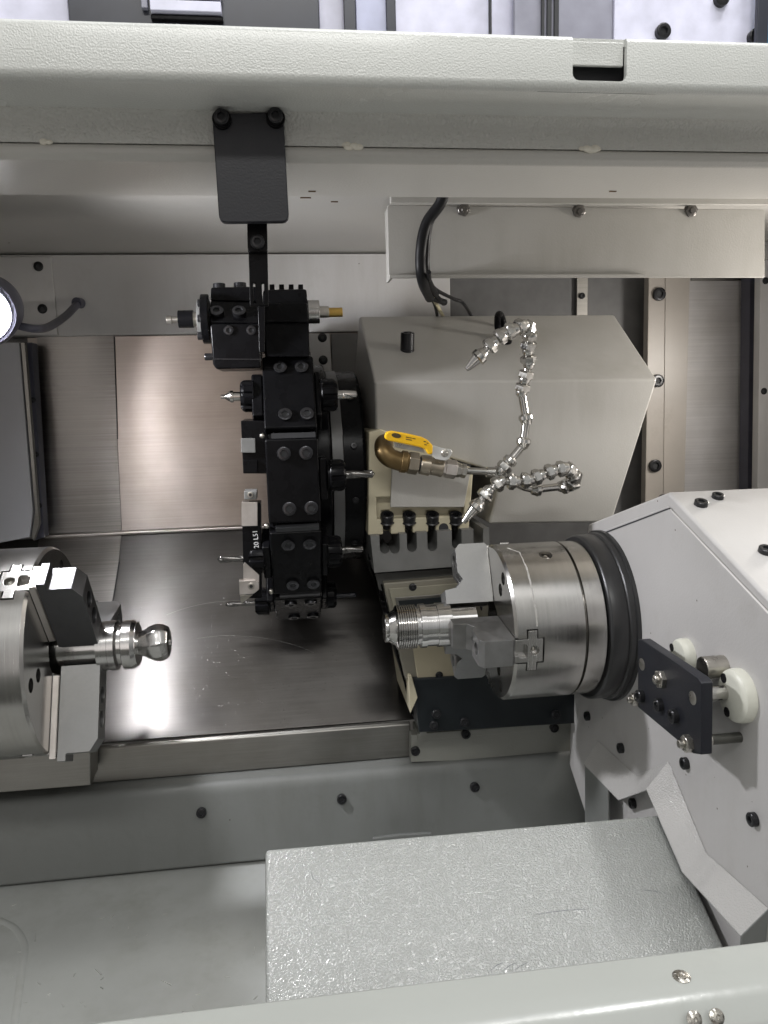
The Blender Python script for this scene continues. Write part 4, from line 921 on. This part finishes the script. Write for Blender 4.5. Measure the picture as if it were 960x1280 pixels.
# ------------------------------------------------------------------ front sill
si = empty('front_sill', V((.1, .38, -.35)), 'pale grey painted front sill with round cross head screws, nearest to the viewer', 'sill')
MB().prism([(-.5, .4005, -.34), (-.5, .3690, -.3400), (-.5, .3625, -.343), (-.5, .352, -.352), (-.5, .3495, -.36), (-.5, .3495, -.60), (-.5, .4005, -.60)], (1.0, 0, 0)).build('sill_body', M_sill, si, .003, 3)
screw(si, PZ(852, 1221, -.34), (0, 0, 1), .0052, .55, 'dome', M_zinc)
for p in ((868, 1274), (896, 1271)): screw(si, PY(*p, .352), (0, -.8, .6), .0042, .7, 'dome', M_zinc)

# ================================================================== coolant valve and segmented hoses
Yv2 = 1.085
vl = empty('coolant_valve', PY(510, 570, Yv2), 'brass ball valve with a yellow lever on the front of the beige turret cover', 'valve')
pv = lambda x, y, o=0: PY(x, y, Yv2 + o)
MB().tube(curve([pv(481, 553, .05), pv(479, 556, .02), pv(480, 564, .004), pv(487, 572), pv(497, 576), pv(503, 577.5)], 6), [.0128] * 12 + [.0138] * 19, 18).build('elbow', M_brass, vl)
dirv = (pv(590, 590) - pv(500, 576)).normalized(); o0 = pv(500, 576.5)
def vx(px): return (pv(px, 576 + (px - 500) * .16) - o0).length
def hexf(a, t): return math.cos(PI / 6) / math.cos((a % (PI / 3)) - PI / 6) * 1.08
def vrev(name, prof, mat, hexa=False, seg=36):
    return MB().rev(o0, dirv, [(vx(p) if p != 0 else 0, r) for p, r in prof], seg, hexf if hexa else None).build(name, mat, vl, .0006, smooth=25)
vrev('brass_collar', [(501, 0), (501, .016), (508, .016), (508.5, .0145), (510, .0145), (510, 0)], M_brass)
vrev('hex_nut', [(510, 0), (510, .0138), (511, .0150), (522, .0150), (523, .0138), (523, 0)], M_nickel, True)
vrev('neck', [(523, 0), (523, .0105), (526, .0105), (526, 0)], M_dark)
vrev('valve_body', [(525, 0), (525, .0140), (537, .0150), (538, .0130), (547, .0130), (551, .0140), (553, .0140), (553, 0)], M_nickel, False)
vrev('union_nut', [(553, 0), (553, .0115), (556, .0115), (556.5, .0130), (569, .0130), (570, .0120), (570, 0)], M_tin, True)
vrev('gland_nut', [(570, 0), (570, .0098), (575, .0098), (575, .0085), (577, .0085), (577, .0100), (582, .0096), (583, .006), (583, 0)], M_zinc, True)
Yl2 = Yv2 - .026
le_ = [(481, 544), (484, 539.5), (490, 538.5), (510, 542), (527, 546), (534, 549.5), (541.5, 557), (541, 568), (536, 568.5), (532, 562), (526, 559.5), (510, 556), (486, 551), (481.5, 548.5)]
lv = MB().prism([PY(x, y, Yl2) for x, y in le_], (0, .010, 0)).build('lever', M_yellow, vl, .0032, 4)
MB().prism([PY(537, 557, Yl2 + .002), PY(543, 557, Yl2 + .002), PY(552, 560, Yl2 + .001), PY(564, 562, Yl2 + .001), PY(565.5, 566, Yl2 + .001), PY(561, 574, Yl2 + .001), PY(556, 576, Yl2 + .001), PY(545, 574, Yl2 + .001), PY(538, 567, Yl2 + .002)], (0, .003, 0)).build('lever_root', M_zlever, vl, .0008)
MB().prism([PY(493, 553, Yl2 + .008), PY(529, 560.5, Yl2 + .008), PY(531, 566, Yl2 + .008), PY(493, 559, Yl2 + .008)], (0, .003, 0)).build('lever_core', M_zinc, vl, .0006)
screw(vl, PY(556, 566, Yl2 + .001), (0, -1, .15), .0052, .9, 'hex', M_zinc, 'nut')
MB().cyl(PY(556, 566, Yl2 + .004), pv(548, 580, .002), .0062, 20).build('stem', M_nickel, vl)
mk = MB()                                               # the stamped oval mark and the worn print on the lever
ov = PY(495.5, 544.5, Yl2 - .0003); ux = (PY(515, 548, Yl2) - PY(495, 544, Yl2)).normalized(); uz = V((0, -1, 0)).cross(ux) * -1
P = [ov + ux * .0068 * math.cos(2 * PI * k / 24) + uz * .0033 * math.sin(2 * PI * k / 24) for k in range(24)]
mk.prism(P, (0, .0006, 0))
for (x, y, l) in ((511, 547, .0042), (517.5, 548.3, .0022), (509.5, 549.3, .0025), (513, 550, .0020), (531, 552, .0016), (534.5, 554, .0014), (532, 556, .0018)):
    c = PY(x, y, Yl2 - .0003); mk.prism([c - ux * l - uz * .0006, c + ux * l - uz * .0006, c + ux * l + uz * .0006, c - ux * l + uz * .0006], (0, .0006, 0))
mk.build('stamped_mark', plain('dark_print', (.06, .04, .01), .5), lv)
om = MB(); P1_ = [ov + V((0, -.0001, 0)) + ux * .0052 * math.cos(2 * PI * k / 24) + uz * .0018 * math.sin(2 * PI * k / 24) for k in range(24)]

def link_chain(root, pts, kinds, r=.0086):
    """segmented chrome hose: at each node a ball in a hex cup, slim necks between"""
    n = len(pts)
    for i in range(n - 1):
        a, b = pts[i], pts[i + 1]; d = (b - a); L = d.length; d = d / L; k = kinds[i]
        if k == 'j':      # ball joint and cup
            pr_ = [(-r * 1.05, 0), (-r * .95, r * .45), (-r * .6, r * .85), (-r * .1, r * 1.02), (r * .15, r * 1.0), (r * .2, r * 1.18), (r * .45, r * 1.28), (r * 1.15, r * 1.28), (r * 1.35, r * 1.1), (r * 1.45, r * .62), (max(L * .98, r * 1.6), r * .58), (max(L * .98, r * 1.6), 0)]
            hx = lambda a_, t: (hexf(a_, t) if r * .4 < t < r * 1.2 else 1.0)
            MB().rev(a, d, pr_, 24, hx, up=(.3, .2, 1)).build('link', M_chrome, root, 0, smooth=28)
        elif k == 't':    # slim tube with end collars
            MB().rev(a, d, [(-r * .9, 0), (-r * .6, r * .8), (0, r * 1.05), (r * .3, r * 1.25), (r * .9, r * 1.2), (r * 1.2, r * .8), (r * 1.3, r * .68), (L - r * .6, r * .68), (L - r * .5, r * .85), (L, r * .85), (L, 0)], 24).build('tube_link', M_chrome, root, 0, smooth=28)
        elif k == 'n':    # nozzle
            MB().rev(a, d, [(-r, 0), (-r * .7, r * .8), (0, r * 1.1), (r * .2, r * 1.3), (r * .9, r * 1.3), (r * 1.1, r * .95), (L * .5, r * .8), (L, r * .42), (L, r * .25), (L * .8, r * .2), (L * .8, 0)], 24).build('nozzle', M_chrome, root, 0, smooth=28)
H1 = empty('coolant_hose', PY(640, 560, 1.09), 'long segmented chrome coolant hose rising in front of the beige cover', 'hose')
def chain(data): return [PY(x, y, yy) for x, y, yy, k in data], [k for x, y, yy, k in data]
d1 = [(627, 588, 1.075, 'j'), (635, 579, 1.075, 't'), (654, 556, 1.075, 't'), (658, 526, 1.075, 't'), (652, 490, 1.075, 'j'), (656, 474, 1.07, 'j'), (661, 455, 1.065, 'j'), (660, 438, 1.06, 'j'), (662, 424, 1.055, 'j'), (663, 412, 1.045, 'j'), (654, 407, 1.035, 'j'), (643, 412, 1.03, 'j'), (630, 417, 1.03, 'j'), (617, 428, 1.03, 'j'), (602, 443, 1.03, 'n'), (583, 462, 1.03, 'n')]
link_chain(H1, *chain(d1))
H2 = empty('coolant_hose', PY(650, 600, 1.08), 'short segmented chrome coolant hose looping back with its nozzle over the clamp bolts', 'hose')
d2 = [(668, 612, 1.085, 't'), (702, 608, 1.085, 'j'), (714, 607, 1.075, 'j'), (719, 599, 1.065, 'j'), (715, 589, 1.055, 'j'), (706, 585, 1.05, 'j'), (692, 588, 1.05, 'j'), (676, 594, 1.05, 'j'), (662, 600, 1.05, 'j'), (645, 602, 1.05, 'j'), (626, 602, 1.05, 'j'), (610, 614, 1.05, 'j'), (598, 630, 1.05, 'n'), (579, 653, 1.05, 'n')]
link_chain(H2, *chain(d2))
mfd = empty('coolant_manifold', PY(610, 590, 1.08), 'thin steel pipe and tee joining the brass valve to the chrome hoses', 'pipe')
MB().tube([pv(582, 588.5), pv(612, 590)], .0052, 16).build('pipe', M_chrome, mfd)
MB().rev(pv(608, 590), pv(640, 592) - pv(608, 590), [(0, 0), (0, .0075), (.012, .0085), (.014, .010), (.026, .010), (.028, .007), (.034, .0065), (.034, 0)], 24, up=(0, 0, 1)).build('tee', M_chrome, mfd, .0005)
MB().tube([pv(628, 593), PY(640, 602, 1.08), PY(655, 609, 1.084), PY(668, 612, 1.085)], .0055, 14).build('branch', M_chrome, mfd)

# ================================================================== light
w = bpy.data.worlds.new('World'); S.world = w; w.use_nodes = True
wt = w.node_tree; bgn = wt.nodes['Background']; bgn.inputs['Strength'].default_value = .66
# the workshop hall round the machine: dim floor, brighter upper half, soft unevenness
tcw = wt.nodes.new('ShaderNodeTexCoord'); sx = wt.nodes.new('ShaderNodeSeparateXYZ'); wt.links.new(tcw.outputs['Generated'], sx.inputs[0])
mrw = wt.nodes.new('ShaderNodeMapRange'); mrw.inputs['From Min'].default_value = -1; wt.links.new(sx.outputs['Z'], mrw.inputs['Value'])
rw = wt.nodes.new('ShaderNodeValToRGB'); wt.links.new(mrw.outputs[0], rw.inputs['Fac'])
e = rw.color_ramp.elements; e[0].position = .30; e[0].color = (.16, .16, .15, 1); e[1].position = .80; e[1].color = (1, 1, .98, 1)
e2 = rw.color_ramp.elements.new(.52); e2.color = (.42, .43, .43, 1)
nw = wt.nodes.new('ShaderNodeTexNoise'); nw.inputs['Scale'].default_value = 2.2; nw.inputs['Detail'].default_value = 3; wt.links.new(tcw.outputs['Generated'], nw.inputs['Vector'])
nr = wt.nodes.new('ShaderNodeMapRange'); nr.inputs['From Min'].default_value = .3; nr.inputs['From Max'].default_value = .7; nr.inputs['To Min'].default_value = .6; nr.inputs['To Max'].default_value = 1.3; wt.links.new(nw.outputs['Fac'], nr.inputs['Value'])
vm = wt.nodes.new('ShaderNodeVectorMath'); vm.operation = 'SCALE'; wt.links.new(rw.outputs['Color'], vm.inputs[0]); wt.links.new(nr.outputs[0], vm.inputs['Scale']); # bright patches added to the hall surroundings for glare on the steel panels
sq = wt.nodes.new('ShaderNodeVectorMath'); sq.operation = 'MULTIPLY'; sq.inputs[1].default_value = (1, 1, .14); wt.links.new(tcw.outputs['Generated'], sq.inputs[0])
nz = wt.nodes.new('ShaderNodeVectorMath'); nz.operation = 'NORMALIZE'; wt.links.new(sq.outputs[0], nz.inputs[0])
def patch(d, c0, c1, col, src):
    dt = wt.nodes.new('ShaderNodeVectorMath'); dt.operation = 'DOT_PRODUCT'; dt.inputs[1].default_value = V(d).normalized(); wt.links.new(nz.outputs[0], dt.inputs[0])
    mp = wt.nodes.new('ShaderNodeMapRange'); mp.interpolation_type = 'SMOOTHSTEP'; mp.inputs['From Min'].default_value = math.cos(math.radians(c0)); mp.inputs['From Max'].default_value = math.cos(math.radians(c1)); wt.links.new(dt.outputs['Value'], mp.inputs['Value'])
    sc_ = wt.nodes.new('ShaderNodeVectorMath'); sc_.operation = 'SCALE'; sc_.inputs[0].default_value = col; wt.links.new(mp.outputs[0], sc_.inputs['Scale'])
    ad = wt.nodes.new('ShaderNodeVectorMath'); ad.operation = 'ADD'; wt.links.new(src, ad.inputs[0]); wt.links.new(sc_.outputs[0], ad.inputs[1]); return ad.outputs[0]
out_ = patch((-.205, -1, .0), 4.8, 2.2, (2.1, 2.0, 1.95), vm.outputs[0]); out_ = patch((-.10, -1, .0), 4.4, 3.4, (.70, .48, .36), out_); out_ = patch((.5, -1, .3), 9, 6, (2.2, 2.2, 2.2), out_)
wt.links.new(out_, bgn.inputs['Color'])
def lamp(name, kind, p, aim, power, col=(1, 1, 1), **k):
    l = bpy.data.lights.new(name, kind); l.energy = power; l.color = col
    for a, v in k.items(): setattr(l, a, v)
    o = bpy.data.objects.new(name, l); COL.objects.link(o)
    z = -(V(aim) - V(p)).normalized(); u, v, _ = basis(z)
    o.matrix_world = Matrix.Translation(V(p)) @ z.to_track_quat("Z", "Y").to_matrix().to_4x4()
    return o
# the machine's own two work lamps: the left one is in view, its twin stands just out of view on the right
lamp('work_lamp_left', 'SPOT', lc + ld * .018, lc + V((.6, .25, -.40)), 21, (.96, .96, 1.0), spot_size=math.radians(165), spot_blend=1.0, shadow_soft_size=.03)
lamp('work_lamp_right', 'SPOT', (.93, 1.02, .06), (.3, 1.08, -.05), 13, (1.0, .945, .88), spot_size=math.radians(165), spot_blend=1.0, shadow_soft_size=.04)
# hall ceiling lights over the front of the machine
lamp('hall_light', 'AREA', (.88, .40, 1.7), (.3, .6, -.5), 13, (1, 1, .985), shape='RECTANGLE', size=.45, size_y=.09)
lamp('hall_light', 'AREA', (.30, .30, 1.7), (.25, .6, -.5), 8, (1, 1, .985), shape='RECTANGLE', size=.5, size_y=.06)  # second hall light, added to bring out the sparkle on the chute
lamp('hall_light', 'AREA', (-.1, -1.6, 1.9), (.2, .7, .2), 24, (1, .99, .96), shape='RECTANGLE', size=1.4, size_y=.2)
lamp('roof_light', 'AREA', (.2, .62, 1.4), (.2, .9, .4), 2.5, (.86, .88, 1.0), shape='RECTANGLE', size=1.4, size_y=.2)

S.view_settings.view_transform = 'Standard'; S.view_settings.look = 'None'; S.view_settings.exposure = 0.0; S.view_settings.gamma = 1
